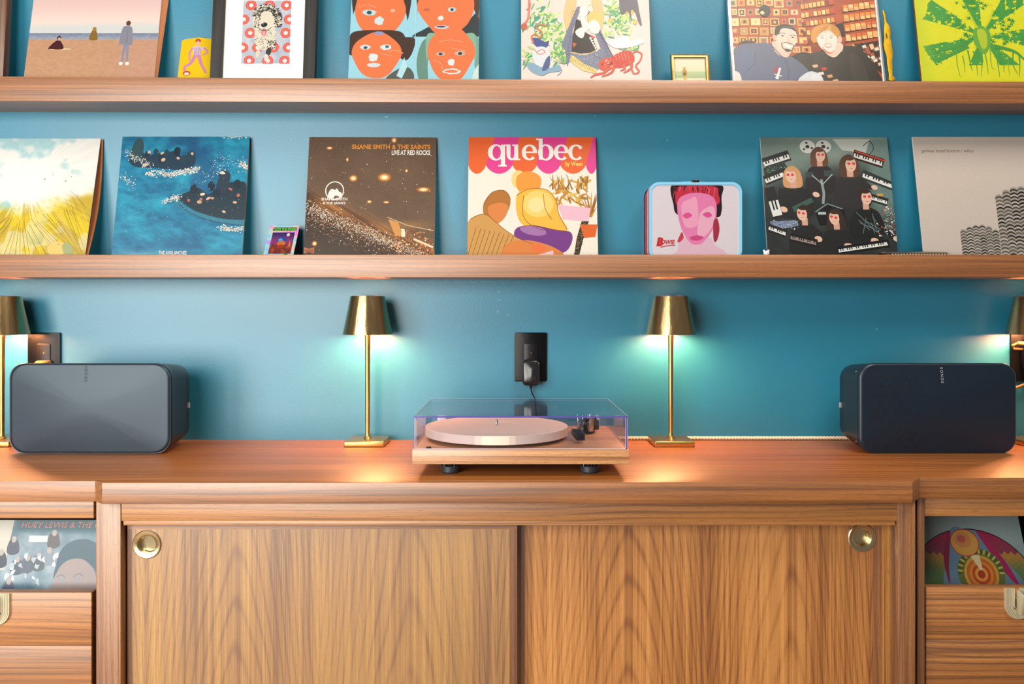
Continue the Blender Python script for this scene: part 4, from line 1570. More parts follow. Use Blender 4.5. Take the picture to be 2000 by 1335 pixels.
def person(cx_, cy_, s_, hair, hairc, shirt, tilt, arms, skin='eac4b0', ga=0):
    """head centre; shoulders; rose-tinted round glasses"""
    a.smooth([(cx_ - 26 * s_, cy_ + 34 * s_), (cx_ - 10 * s_, cy_ + 20 * s_), (cx_ + 8 * s_, cy_ + 19 * s_), (cx_ + 25 * s_, cy_ + 32 * s_), (cx_ + 31 * s_, cy_ + 74 * s_), (cx_ - 28 * s_, cy_ + 76 * s_)], shirt)
    if hair == 'long':
        a.smooth([(cx_ - 14 * s_, cy_ - 10 * s_), (cx_, cy_ - 19 * s_), (cx_ + 13 * s_, cy_ - 10 * s_), (cx_ + 18 * s_, cy_ + 10 * s_), (cx_ + 13 * s_, cy_ + 22 * s_), (cx_ - 14 * s_, cy_ + 22 * s_), (cx_ - 18 * s_, cy_ + 8 * s_)], hairc)
    else:
        a.ell(cx_, cy_ - 6 * s_, 13 * s_, 12 * s_, hairc, j=.06)
    a.rect(cx_ - 5 * s_, cy_ + 8 * s_, cx_ + 6 * s_, cy_ + 22 * s_, 'd8ac98')
    a.ell(cx_ + tilt * s_, cy_, 9.5 * s_, 13 * s_, skin, tilt * 2)
    c_, sn_ = math.cos(math.radians(ga)), math.sin(math.radians(ga))
    for d_ in (-4.2, 4.2):
        a.ell(cx_ + (tilt * 1.3 + d_ * c_) * s_, cy_ + (-2 + d_ * sn_) * s_, 2.9 * s_, 2.6 * s_, 'd64a56')
    a.line([(cx_ + (tilt - 2) * s_, cy_ + 7 * s_), (cx_ + (tilt + 3) * s_, cy_ + 7 * s_)], 1 * s_, 'b0706a')
    a.ell(cx_ + tilt * .4 * s_, cy_ - 11 * s_, 8.5 * s_, 3.6 * s_, hairc)
    for (p0_, p1_, p2_, wd_) in arms:
        a.line([p0_, p1_, p2_], (wd_, wd_ * .7), shirt, True)
        a.ell(p2_[0], p2_[1], wd_ * .62, wd_ * .45, skin, 20)


person(1599, 305, .95, 'long', '6a4a3a', '2c2a30', 3, [])
a.rect(1570, 338, 1586, 348, '3c4c50')
a.rect(1606, 334, 1626, 346, '3c4c50')
a.line([(1600, 352), (1603, 380), (1600, 400)], 5, '8fa0a0')
a.line([(1583, 344), (1602, 362), (1622, 342)], 2, 'b0c0c0')
person(1656, 323, 1.1, 'long', '5a4034', '303034', 3, [((1676, 350), (1690, 366), (1701, 368), 10)])
person(1545, 345, 1.05, 'long', 'd0a070', '23272a', -3, [((1568, 372), (1580, 385), (1588, 382), 11), ((1524, 370), (1518, 400), (1524, 411), 12)])
a.poly([(1540, 406), (1578, 388), (1582, 396), (1544, 416)], '3e5e5a')
a.poly([(1584, 416), (1608, 400), (1640, 412), (1640, 440), (1590, 442)], '15181a')
a.line([(1584, 416), (1608, 400), (1636, 410)], 2, '7fa09c')
a.rect(1589, 416, 1604, 421, 'b8c4c4')
keys(1496, 396, 1514, 392, 30, 3)
person(1681, 388, 1.05, 'short', '3a2a26', '1e2224', 3, [((1700, 425), (1712, 450), (1735, 468), 12), ((1668, 430), (1684, 460), (1693, 472), 13)])
for k in range(9):
    a.line([(R(1662, 1700), R(412, 440)), (R(1665, 1706), R(440, 462))], 1.2, '6a8088')
person(1562, 420, 1.0, 'short', '33261f', '23262a', -4, [((1580, 452), (1590, 460), (1586, 468), 12)], ga=12)
person(1622, 428, 1.0, 'long', '3a2c26', '24262a', -3, [((1642, 462), (1650, 474), (1644, 482), 12), ((1604, 462), (1630, 478), (1640, 481), 10)], ga=15)
a.poly([(1496, 434), (1545, 432), (1552, 442), (1500, 452)], '8090b0')
a.dots(60, lambda: (R(1498, 1550), R(432, 450)), (.6, 1.6), ['e0e8f0', '4a5a8a', '2a3040'])
keys(1494, 444, 1526, 456, 6, 8)
keys(1534, 462, 1582, 474, 6, 12, '1a1c20', '9a8a84')
keys(1622, 488, 1716, 474, 6, 22, '16181c')
a.dots(60, lambda: (R(1700, 1744), R(436, 464)), (.6, 2), ['e8f0f0', '8aa8b0', 'c85a50', '3a4a50'])
cover('record_cover', 'record cover photo of six people in red glasses among keyboards', 'record cover', X(1611, 1.935), a, rz=0.0)

# ---- 6: cream cover with grey towers
a = mid_art(1784, 250)
a.grid(lambda u, v: lerpc('dcd2cb', 'd2c8c2', v + 0.2 * (fbm(u * 3, v * 3, 2) - .5)), 30, 30)
a.text('yankee hotel foxtrot / wilco', 1799, 299, 9.5, '6a5a4c', 'l', width=102)


def tower(xc, top, wid, ncol, cap, dyy, seedv):
    random.seed(seedv)
    wcol = wid / ncol
    for i in range(ncol):
        q = (i + .5) / ncol * 2 - 1
        x0_ = xc + (q * wid / 2) - wcol * .5
        y0_ = top + cap * q * q
        a.rect(x0_, y0_, x0_ + wcol, 510, '8a8480')
        V, Fs, Cs = [], [], []
        y_ = y0_
        while y_ < 505:
            for (ya_, yb_, c_) in ((y_, y_ + dyy * .5, random.choice(['c4bfba', 'b0aaa6', 'aaa49e'])), (y_ + dyy * .5, y_ + dyy, random.choice(['5a5450', '3a3634', '6a6460', '262322']))):
                b = len(V)
                n_ = 6
                up_ = [(x0_ + wcol * k / n_, ya_ - 3.4 * math.sin(math.pi * k / n_)) for k in range(n_ + 1)]
                dn_ = [(x0_ + wcol * (1 - k / n_), yb_ - 3.4 * math.sin(math.pi * k / n_)) for k in range(n_ + 1)]
                V += up_ + dn_
                Fs.append(tuple(range(b, b + 2 * n_ + 2)))
                Cs.append(tuple(hexs(c_)))
            y_ += dyy
        a.raw(V, Fs, Cs)
    random.seed(7)


tower(1895, 443, 74, 6, 14, 5.6, 5)
tower(1985, 369, 104, 7, 22, 7.0, 6)
cover('record_cover', 'cream record cover with two ribbed grey towers, at the right edge', 'record cover', X(1909, 1.935), a, th=0.005)

# ---- small iridescent card
a = Art(0.074, 0.108, 533, 434, 590, 503)


def f(u, v):
    h_ = fbm(u * 2 + 4, v * 5, 5) * 2.2
    k = np.stack([200 + 55 * np.sin(h_ * 6), 180 + 40 * np.sin(h_ * 6 + 2.2), 225 + 30 * np.sin(h_ * 6 + 4)], -1)
    return k


a.grid(f, 24, 32)
a.rect(540, 438, 586, 445, '2a3830')
a.text('TASTE THE SPHERE', 563, 444.4, 7.6, '6ad04a', 'c', width=45, offset=0.03)


def f2(u, v):
    c = lerpc('2a2a6a', '8a3a78', sst(.15, .5, v))
    k = sst(.5, .62, v + .1 * (fbm(u * 8, v * 4, 3) - .5))
    return c * (1 - k[..., None]) + k[..., None] * lerpc('c85a3a', '3a1a24', fbm(u * 12, v * 14, 8))


a.grid(f2, 30, 30, (541, 448, 584, 491))
a.ell(572, 453, 3.2, 3.2, 'e8c8c0')
a.ell(562, 466, 8.5, 9, '2a4aa0')
a.ell(562, 470, 8.2, 5.5, 'c8703a')
a.ell(559, 463, 4, 3, '5aa0d8')
a.ell(562, 476, 7, 3, 'a03a28')
a.poly([(576, 476), (578, 462), (580, 476)], 'e07a3a')
a.text('THE SPHERE', 556, 496, 5.4, '8ae03a', 'c', width=28, offset=0.03)
a.ell(575, 493, 4, 3.2, '1a8a4a')
t = cover('card_box', 'small shimmering card with a sunset picture between blue and brown covers', 'card', X(549, 1.90), a, w=0.074, h=0.108, th=0.0012, yb=1.868, lean=math.radians(33), rz=-0.03, mat=M['ink_gloss'])
t.name = 'shimmering_card'
# strut that keeps it up
MB().add([(-0.030, 0.001, 0.100), (0.037, 0.001, 0.104), (0.037, 0.045, 0.030), (-0.030, 0.045, 0.030), (-0.030, 0.002, 0.100), (0.037, 0.002, 0.104), (0.037, 0.046, 0.031), (-0.030, 0.046, 0.031)],
         [(0, 1, 2, 3), (7, 6, 5, 4), (0, 3, 7, 4), (1, 5, 6, 2), (3, 2, 6, 7), (0, 4, 5, 1)]).build('strut', M['slot'], t, local=True)

# ================================================================== upper ledge
# ---- beach
a = top_art(58, 149, 251)


def f(u, v):
    c = lerpc('e8c8c6', 'efdcd6', sst(0.25, .45, v))
    c2 = lerpc('efdcd6', 'd6dadc', sst(.41, .49, v + .05 * (fbm(u * 4, v * 20, 3) - .5)))
    c = np.where((v > .42)[..., None], c2, c)
    sea = (v > .524)[..., None]
    c = np.where(sea, lerpc('6f7fa0', 'a6adbe', sst(.524, .58, v) * .6 + .5 * vn(u * 60, v * 240, 4)), c)
    sand = (v > .582)[..., None]
    c = np.where(sand, lerpc('bb9070', 'd2a588', fbm(u * 40, v * 90, 5) * .9), c)
    r_ = (sst(.5, 1, u) * .25)[..., None]
    return np.where(sand, c * (1 - r_) + r_ * hexs('c89a98'), c)


a.grid(f, 130, 150)


def walker(x_, y_, s_):
    a.poly([(x_ - 5 * s_, y_ - 40 * s_), (x_ + 6 * s_, y_ - 40 * s_), (x_ + 7 * s_, y_ - 3 * s_), (x_ + 3 * s_, y_ - 3 * s_), (x_ + 1 * s_, y_ - 32 * s_), (x_ - 3 * s_, y_ - 3 * s_), (x_ - 7 * s_, y_ - 3 * s_)], '9092a8')
    a.smooth([(x_ - 9 * s_, y_ - 72 * s_), (x_, y_ - 76 * s_), (x_ + 9 * s_, y_ - 72 * s_), (x_ + 12 * s_, y_ - 42 * s_), (x_ + 8 * s_, y_ - 38 * s_), (x_ - 7 * s_, y_ - 40 * s_), (x_ - 13 * s_, y_ - 40 * s_)], '8a8c9c')
    a.line([(x_ + 1, y_ - 68 * s_), (x_ + 1, y_ - 42 * s_)], .8, '6f7182')
    a.ell(x_ + 1 * s_, y_ - 82 * s_, 4.4 * s_, 5.4 * s_, '6a4434')
    a.ell(x_ - 6 * s_, y_ - 1 * s_, 3.6 * s_, 3.4 * s_, 'f2ecea')
    a.ell(x_ + 6 * s_, y_ - 1 * s_, 3.6 * s_, 3.4 * s_, 'f2ecea')


walker(248, 127, 1.04)
a.smooth([(176, 76), (178, 62), (182, 54), (186, 54), (190, 64), (191, 76)], '8a6a30')
a.ell(184, 54, 4, 4.6, 'a88440')
a.ell(122, 96, 22, 2.4, 'd8c0a0')
a.smooth([(98, 95), (106, 84), (114, 78), (121, 80), (128, 94), (118, 97), (106, 96)], '4a2224')
a.ell(117, 73, 4, 5, '3a2420')
a.ell(117.5, 75, 2.8, 3.4, 'd8a890')
t = cover('record_cover', 'beach record cover with three small figures, upper ledge, left', 'record cover', X(195, 1.94), a, shelf='t', th=0.0022, board=M['card'])
m = MB()
m.add([(0.158, 0, 0.0), (0.160, 0, LPS), (0.175, 0.012, LPS), (0.1635, 0.006, 0.0), (-0.158, 0, 0.0), (-0.158, 0, LPS), (-0.158, 0.012, LPS), (-0.158, 0.006, 0)],
      [(0, 1, 2, 3), (4, 7, 6, 5), (0, 3, 7, 4), (1, 5, 6, 2), (3, 2, 6, 7), (0, 4, 5, 1)])
m.build('back_cover', M['card_brown'], t, local=True)

# ---- wooden frame at the far left
t = thing('framed_picture', 'dark wooden picture frame cut by the left edge, upper ledge', 'picture frame', (-1.40, 1.905, top_z(-1.3) - 0.0235), (-0.075, 0, 0))
ow, oh, bw = 0.30, 0.36, 0.022
MB().plate([(-ow / 2, 0), (ow / 2, 0), (ow / 2, oh), (-ow / 2, oh)], [[(-ow / 2 + bw, bw), (ow / 2 - bw, bw), (ow / 2 - bw, oh - bw), (-ow / 2 + bw, oh - bw)]], -0.022, 0).build('frame', M['frame_wood'], t, local=True, bevel=0.001)
MB().box(-ow / 2 + bw, ow / 2 - bw, -0.010, -0.002, bw, oh - bw).build('backing', M['card_dark'], t, local=True)

# ---- yellow rounded card
a = Art(0.082, 0.153, 349, 70, 411, 191)
a.poly([(349, 191), (349, 77), (358, 74), (380, 70.5), (403, 72.5), (411, 75), (411, 191)], 'f0c818')
a.ell(380, 78, 5.5, 5, 'c85038', j=.15)
a.ell(380, 83, 3.6, 5, 'e8b8b0')
a.smooth([(369, 93), (378, 89), (388, 91), (395, 92), (393, 98), (387, 100), (386, 112), (374, 112), (372, 100)], 'dcc0d8')
a.line([(371, 93), (366, 106), (368, 122)], (4, 2.6), 'd490b0', True)
a.line([(392, 93), (400, 103), (390, 110)], (4, 2.6), 'd490b0', True)
a.line([(378, 110), (370, 128), (360, 136), (362, 148)], (7, 4), 'd48ab4', True)
a.line([(384, 110), (390, 128), (396, 140), (401, 150)], (7, 3.6), 'd48ab4', True)
for k in range(6):
    a.line([(375 + k * 2.2, 93), (375 + k * 2.2, 111)], .6, 'a070a8')
a.ell(365, 150, 7, 5, 'd83a30')
a.ell(365, 151, 4.6, 3.2, 'f0e0d8')
ly = math.radians(14)
t = thing('yellow_card', 'yellow round-topped card with a figure in a pink striped suit', 'card', (X(378, 1.90), 1.895, top_z(-.78) - 0.0235), (-ly, 0, 0))
pts = [(-0.041, 0), (0.041, 0), (0.041, 0.1465), (0.033, 0.149), (0, 0.1525), (-0.033, 0.1475), (-0.041, 0.1425)]
MB().plate(pts, [], -0.0012, 0).build('sleeve', plain('yellow_card_stock', 'f0c818', 0.5), t, local=True)
a2 = Art(0.082, 0.153, 349, 70, 411, 191)
a2.V, a2.Fc, a2.C, a2.lay = a.V, a.Fc, a.C, a.lay
# clip the print to the card outline
for i, (x_, y_, z_) in enumerate(a2.V):
    lim = 0.1520 - 0.0055 * abs(x_ / 0.041) ** 2 - (0.002 if x_ < 0 else 0) * abs(x_ / 0.041)
    a2.V[i] = (x_, y_, min(z_, lim))
a2.build(t, M['ink'], -0.00125)


# ---- framed pictures
def framed(name, label, cx_, w, h, bw, dep, fmat, yb, lean, art_fn, mat_w=None, zb=None, bot=None, rz=0):
    t = thing(name, label, 'picture frame', (cx_, yb + dep, (top_z(cx_) - 0.0222) if zb is None else zb), (-lean, 0, rz))
    bb = bw if bot is None else bot
    MB().plate([(-w / 2, 0), (w / 2, 0), (w / 2, h), (-w / 2, h)], [[(-w / 2 + bw, bb), (w / 2 - bw, bb), (w / 2 - bw, h - bw), (-w / 2 + bw, h - bw)]], -dep, 0).build('frame', fmat, t, local=True, bevel=0.0008)
    return t


wf = X(618, 1.9) - X(415, 1.9)
t = framed('framed_picture', 'black framed print of a fluffy dog among red rings', X(516.5, 1.9), wf, 0.33, 0.029, 0.020, M['frame_black'], 1.878, 0.11, None, bot=0.026)
iw = wf / 2 - 0.029
MB().box(-iw, iw, -0.012, -0.008, 0.026, 0.301).build('mount', plain('white_mount_board', 'f6f3ee', 0.7), t, local=True)
a = Art(0.1195, 0.165, 475, 0, 566, 126)
a.grid(lambda u, v: lerpc('a8b6cc', 'd2d6e0', fbm(u * 8, v * 11, 4) * 1.3 - .15), 50, 60)
for r_, yy in enumerate((10, 38, 65, 94, 120)):
    for cxx in ([490, 525, 557] if r_ % 2 == 0 else [477, 505, 535, 563]):
        a.ell(cxx, yy, 10.5, 10, 'e05a50', j=.05)
        a.ring(cxx, yy, 7.5, 1, 'f08a78')
        a.ell(cxx, yy, 4.2, 4.2, 'e0e6ee')
a.smooth([(496, 26), (506, 12), (522, 8), (536, 16), (546, 34), (548, 50), (538, 54), (540, 70), (536, 88), (524, 98), (510, 98), (500, 84), (498, 60), (494, 44)], 'e2dccc')
a.dots(420, lambda: (lambda q, e: (520 + 27 * math.cos(q) * e, 36 + 24 * math.sin(q) * e - 4))(R(math.pi, 2 * math.pi), R(.45, 1.05)), (.5, 1.9), ['26282a', '3a3c3c', '6a6a60', 'e8e0cc', '14181c'])
a.dots(120, lambda: (R(535, 549), R(26, 54)), (.5, 1.8), ['26282a', '4a4a46', '14181c'])
a.dots(120, lambda: (R(497, 508), R(24, 56)), (.5, 1.6), ['26282a', '6a6a60', 'e8e0cc'])
a.dots(260, lambda: (R(500, 538), R(58, 98)), (.4, 1.3), ['fbf6ea', 'cfc8a8', '8a8a80', 'b0a888', '3a3c3c'])
a.dots(60, lambda: (R(522, 540), R(80, 96)), (.5, 1.6), ['26282a', '3a3c3c'])
a.ell(516, 49, 6.2, 4.5, '1c2026', -15)
a.ell(514, 47, 2, 1.4, '6a7a8a')
a.ell(516, 64, 5, 8, 'c87a80')
a.ell(516, 66, 3, 6, 'e8a0a4')
a.line([(505, 55), (512, 60), (521, 60), (530, 54)], 1.2, '3a3c3c', True)
a.ell(506, 106, 4, 9, 'ddd6c4', 8)
a.ell(526, 102, 5, 8, '3a3834', 15)
a.ell(522, 114, 4, 7, 'e2dccc')
o = a.build(t, M['ink_matte'], -0.0121)
o.location = (0.004, 0, 0.026 + 0.043)

# ---- four orange heads
a = top_art(685, 152, 251)
L_B = '9fd8ee'
a.rect(680, -80, 940, 190, L_B)


def blob_head(cx_, cy_, rx, ry, hair, hc, sk='ea7e50'):
    hair_pts = [(cx_ + rx * q[0], cy_ + ry * q[1]) for q in hair]
    a.smooth(hair_pts, hc)
    pts = []
    for k in range(22):
        an = 2 * math.pi * k / 22
        e = 1.0 + .03 * math.sin(5 * an + cx_)
        pts.append((cx_ + rx * e * math.cos(an) * (1 - .22 * max(0, math.sin(an))), cy_ + ry * e * math.sin(an)))
    a.smooth(pts, sk, 3)


blob_head(742, 14, 50, 64, [(-1.05, .1), (-1.05, -.9), (0, -1.3), (1.15, -.9), (1.1, .3), (.9, -.1), (0, -.6), (-.9, -.1)], '4a3a3a')
a.poly([(812, -10), (812, 68), (940, 68), (940, -10)], L_B)
a.smooth([(812, 72), (828, 54), (860, 40), (910, 36), (930, 20), (938, 40), (936, 72)], '3a4248')
blob_head(872, 6, 56, 62, [(-1, .2), (-1, -1), (0, -1.3), (1.1, -1), (1.1, .5), (.9, 0), (0, -.5), (-.9, 0)], '5a4238')
a.rect(680, 69, 812, 190, L_B)
a.rect(686, 70, 810, 84, '3e4a50')
a.smooth([(768, 76), (810, 72), (808, 100), (796, 118), (780, 108)], '4a3a34')
blob_head(738, 108, 48, 48, [(-1.15, -.4), (-1, -1), (0, -1.1), (1, -1), (1.2, -.3), (1, -.1), (0, -.5), (-1, 0)], '4a3a34')
a.smooth([(760, 152), (790, 132), (808, 140), (812, 170), (760, 170)], '5a625c')
a.poly([(778, 150), (792, 112), (798, 132), (788, 156)], 'b8e4f2')
a.rect(812, 69, 940, 190, L_B)
a.smooth([(826, 80), (846, 68), (850, 90), (838, 120), (838, 160), (822, 160), (816, 120)], '6a9488')
a.smooth([(916, 68), (936, 74), (938, 140), (928, 130), (930, 100)], '7aa89a')
blob_head(882, 106, 46, 58, [(-1.0, .3), (-1.02, -.7), (-.4, -.72), (.4, -.72), (1.02, -.7), (1.0, .3), (.8, 0), (-.8, 0)], '88b8a4')
a.smooth([(925, 150), (930, 136), (938, 128), (938, 170), (922, 170)], 'cfe8e4')
for (x_, y_, rx, ry, c_) in ((721, 18, 14, 6, 'bfe0ea'), (721, 18, 5, 4, '3a5a6a'), (767, 14, 5, 3.4, 'f0b8a0'), (741, 36, 9, 9, 'cfe4ec'), (741, 62, 10, 4, '9a98c8'), (833, 12, 6, 3, 'c86a5a'), (883, 12, 8, 5, 'bcd8e0'), (883, 12, 3, 3, '2a3a4a'), (861, 30, 6, 5, 'dce8ec'), (864, 49, 14, 4, 'c8d0d8'), (862, 48, 9, 1.6, '4a4a5a'),
                             (716, 91, 10, 5, 'cfe0ea'), (716, 92, 4, 3, '3a5a6a'), (756, 91, 11, 6, 'dce8ec'), (758, 90, 4, 3, '5a6a7a'), (732, 112, 9, 8, 'dfeaf0'), (733, 128, 13, 4.5, 'd8e0e8'), (862, 105, 9, 4, 'cdb8a8'), (862, 105, 4, 2.6, '4a4a4a'), (900, 104, 10, 4.6, 'cdb8a8'), (900, 104, 4, 3, '3a3a3a'), (883, 122, 7, 7, 'e6eaf0'), (884, 141, 17, 6, 'e6eaf0'), (884, 141, 13, 3.4, 'ea7e50')):
    a.ell(x_, y_, rx, ry, c_, j=.14)
for p_ in ([(700, 8), (716, 2), (734, 8)], [(760, 100), (776, 98), (790, 104)], [(745, 104), (770, 110)], [(858, 80), (880, 76), (905, 80)], [(848, 118), (862, 124), (866, 136)], [(880, 92), (912, 100)]):
    a.line(p_, 1.6, 'f4a47e', True)
a.line([(812, 69), (812, -60)], 1.4, 'b8e4f2')
cover('record_cover', 'light blue record cover with four orange painted heads, upper ledge', 'record cover', X(812, 1.938), a, shelf='t', board=M['card'])

# ---- jungle watercolour
a = top_art(1016, 156, 252)
a.grid(lambda u, v: lerpc('f2dcd6', 'f6e8e4', fbm(u * 4, v * 4, 3)) - (6 * sst(.8, 1, u))[..., None], 30, 30)
G = ['b4dc84', '8cc878', 'd0ec98', '70b87c', 'e6ee9c', '4ea488']
for cxx, cyy, sx, sy, nn in ((1065, 40, 32, 34, 90), (1055, 70, 20, 22, 40), (1095, 60, 14, 30, 30), (1205, 40, 30, 32, 90), (1195, 10, 34, 20, 40), (1090, 105, 18, 24, 50), (1030, 115, 12, 20, 20), (1235, 90, 14, 12, 20)):
    for k in range(nn):
        x_, y_ = random.gauss(cxx, sx * .5), random.gauss(cyy, sy * .5)
        x_ = min(max(x_, 1020), 1258)
        a.ell(x_, y_, R(4, 9), R(1.2, 2.6), random.choice(G), R(-100, -20) if random.random() < .6 else R(-20, 60), n=8)
for k in range(26):
    an = math.radians(R(190, 330))
    cx0, cy0 = random.choice([(1092, 110), (1040, 130), (1215, 100), (1100, 128)])
    a.line([(cx0, cy0), (cx0 + 24 * math.cos(an), cy0 + 20 * math.sin(an))], (1.6, .4), random.choice(['4a9078', '6ab07a', '88b468']))
for k in range(8):
    a.ell(R(1190, 1240), R(-10, 45), 4, 5, 'e8c860', j=.2)
a.smooth([(1100, 20), (1110, -20), (1125, -20), (1120, 30), (1108, 60), (1102, 45)], 'efc890')
a.smooth([(1155, -10), (1172, -10), (1178, 30), (1172, 60), (1164, 40)], 'efc890')
a.poly([(1126, 8), (1134, 8), (1116, 60), (1118, 92), (1105, 134), (1102, 100), (1094, 90), (1104, 62)], '7a809c')
a.poly([(1142, 12), (1156, 22), (1194, 112), (1178, 118), (1162, 70)], '7a809c')
for k in range(14):
    y_ = 16 + k * 7
    a.line([(1126 - k * 1.7, y_), (1119 - k * .8, y_ + 3), (1116 - k * .7, y_ - 2)], .8, '4a4e68')
    a.line([(1150 + k * 2.6, y_ + 8), (1158 + k * 2.4, y_ + 12)], .8, '4a4e68')
a.line([(1142, 10), (1195, 114)], 1.4, '2a2a3a')
a.poly([(1124, 34), (1132, 38), (1136, 60), (1148, 66), (1156, 76), (1164, 98), (1160, 104), (1130, 106), (1114, 102), (1116, 72)], '35312f')
a.smooth([(1112, 106), (1140, 110), (1166, 98), (1174, 100), (1176, 118), (1164, 140), (1150, 134), (1120, 116)], '8088a0')
a.line([(1112, 104), (1140, 109), (1165, 98)], 1.4, 'e8c070', True)
a.dots(80, lambda: (R(1125, 1170), R(108, 130)), (.6, 2), ['9aa2b8', '666e88', 'b0b6c8'])
a.poly([(1112, 110), (1118, 112), (1138, 128), (1164, 140), (1160, 148), (1136, 142), (1112, 124)], 'f0d890')
for k in range(17):
    a.line([(1114 + k * 2.9, 112 + k * 1.8), (1112 + k * 2.9, 122 + k * 1.6)], 1, 'b89048')
a.smooth([(1132, 10), (1144, 8), (1148, 20), (1140, 34), (1150, 48), (1142, 62), (1136, 50), (1132, 34)], 'fbf4ec')
a.ell(1160, 32, 14, 15, 'f3cc78')
a.smooth([(1148, 44), (1160, 36), (1170, 48), (1166, 64), (1152, 62)], 'fcf6ee')
a.smooth([(1122, 60), (1134, 52), (1140, 60), (1136, 74), (1126, 70)], 'fcf6ee')
a.poly([(1148, 66), (1160, 72), (1156, 76)], 'd84a3a')
a.poly([(1116, 84), (1124, 86), (1118, 94)], 'e0603a')
for k in range(6):
    a.poly([(1149 + k * 2.4, 72 + k * 5), (1155 + k * 2.2, 74 + k * 5), (1150 + k * 2.4, 78 + k * 5)], 'fcf6ee')
# blue form with coiled red ribbon, lower left
a.smooth([(1036, 76), (1046, 74), (1062, 82), (1070, 80), (1066, 92), (1054, 96), (1042, 88)], '4a5a9c')
a.smooth([(1040, 98), (1056, 92), (1070, 100), (1074, 122), (1064, 134), (1046, 132), (1038, 116)], 'dfe8f2')
a.smooth([(1026, 128), (1038, 126), (1060, 136), (1070, 118), (1072, 114), (1070, 136), (1088, 130), (1092, 142), (1070, 146), (1056, 152), (1036, 144)], '8ab0cc')
a.smooth([(1064, 118), (1072, 112), (1070, 134), (1062, 142), (1056, 140)], '54689a')
a.line([(1088, 132), (1094, 142), (1086, 152)], 1.6, '9aa8b8', True)
a.line([(1068, 50), (1054, 46), (1046, 52), (1056, 62), (1052, 74), (1044, 66), (1036, 72), (1040, 84)], 2.6, 'e8765c', True)
a.line([(1040, 96), (1050, 108), (1062, 104), (1056, 98), (1046, 104)], 2, 'e8907a', True)
# red four-legged form, lower right
a.smooth([(1186, 120), (1200, 108), (1222, 100), (1234, 108), (1234, 124), (1216, 134), (1200, 136), (1190, 132)], 'd0463a')
a.smooth([(1166, 128), (1176, 116), (1192, 118), (1196, 132), (1184, 142), (1170, 140)], 'd8543e')
for p_ in ([(1190, 132), (1176, 146), (1160, 150), (1150, 156)], [(1196, 134), (1190, 146), (1172, 154)], [(1226, 122), (1230, 134), (1222, 142), (1214, 146)], [(1214, 130), (1216, 138), (1208, 142)]):
    a.line(p_, (6, 3), 'd8604a', True)
a.line([(1230, 108), (1240, 102), (1250, 108), (1246, 122), (1238, 132), (1244, 144), (1234, 148), (1230, 140)], 3, 'd8604a', True)
a.dots(26, lambda: (R(1172, 1192), R(120, 136)), (.6, 1.8), ['f6e0d8', '8a2a28'])
for k in range(5):
    a.line([(1198 + k * 6, 108 - k), (1202 + k * 6, 120)], .8, 'f0a090')
a.smooth([(1182, 80), (1200, 78), (1214, 72), (1226, 70), (1230, 80), (1250, 76), (1254, 84), (1234, 92), (1206, 96), (1190, 90)], 'f8f8fa')
a.smooth([(1212, -20), (1240, -20), (1248, 20), (1252, 48), (1246, 40), (1240, 20), (1232, 16), (1232, 38), (1226, 18), (1212, 24)], '6a6878')
a.line([(1032, -10), (1030, 30), (1022, 44)], 4, 'e08a80', True)
a.ell(1022, 50, 6, 7, 'cf6a5c', j=.1)
a.line([(1034, 0), (1032, 12), (1026, 14)], 2, 'd86a60', True)
cover('record_cover', 'pale pink jungle watercolour record cover, middle of the upper ledge', 'record cover', X(1142, 1.938), a, shelf='t')

# ---- small gilt frame
t = framed('framed_picture', 'tiny gilt framed beach picture between two larger pictures', X(1349, 1.895), 0.0945, 0.105, 0.008, 0.009, M['frame_gold'], 1.886, 0.2, None, bot=0.010)
m = MB()
for k in range(34):
    q = -0.0455 + 0.091 * k / 33
    m.lathe([(0.0002, -0.0022), (0.0012, -0.0018), (0.0016, 0)], (q, -0.0085, 0.1032), 8, 'y')
    m.lathe([(0.0002, -0.0022), (0.0012, -0.0018), (0.0016, 0)], (0.0457, -0.0085, 0.105 * k / 33 * 0.97), 8, 'y')
    m.lathe([(0.0002, -0.0022), (0.0012, -0.0018), (0.0016, 0)], (-0.0457, -0.0085, 0.105 * k / 33 * 0.97), 8, 'y')
tag(m.build('beading', M['frame_gold'], t, local=True, smooth=True), kind='stuff')
a = Art(0.0785, 0.087, 1319, 109, 1380, 178)


def f(u, v):
    c = lerpc('ece4c8', 'dcdcb8', v * 1.5)
    c = np.where((v > .42)[..., None], lerpc('b8cc98', 'a8bc88', sst(.42, .62, v)), c)
    return np.where((v > .62)[..., None], hexs('ece4c4'), c)


a.grid(f, 24, 24)
a.ell(1339, 131, 2.4, 2.6, 'c89a10')
a.smooth([(1335, 136), (1339, 133), (1343, 136), (1344, 144), (1341, 150), (1337, 150), (1334, 144)], 'b89010')
a.rect(1337, 140, 1341, 146, '4a3a10')
a.line([(1338, 148), (1338, 162)], 2, 'd8a818')
a.line([(1341, 148), (1341, 162)], 2, 'd8a818')
o = a.build(t, M['ink'], -0.004)
o.location = (0, 0, 0.010)
MB().box(-0.0393, 0.0393, -0.0035, -0.001, 0.009, 0.098).build('backing', M['card'], t, local=True)

# ---- framed photograph of two men
wf = X(1727.5, 1.9) - X(1429.5, 1.9)
t = framed('framed_picture', 'silver framed photograph of two smiling men in a record shop', X(1576.5, 1.9), wf, 0.30, 0.0075, 0.014, M['frame_silver'], 1.880, 0.20, None, bot=0.0075)
a = Art(wf - 0.015, 0.285, 1440, -64, 1716, 166)


def f(u, v):
    n = fbm(u * 8, v * 8, 3)
    return lerpc('7a2a18', 'c85a20', n * 1.1 - .05 + .25 * sst(.4, .8, u) * (1 - v))


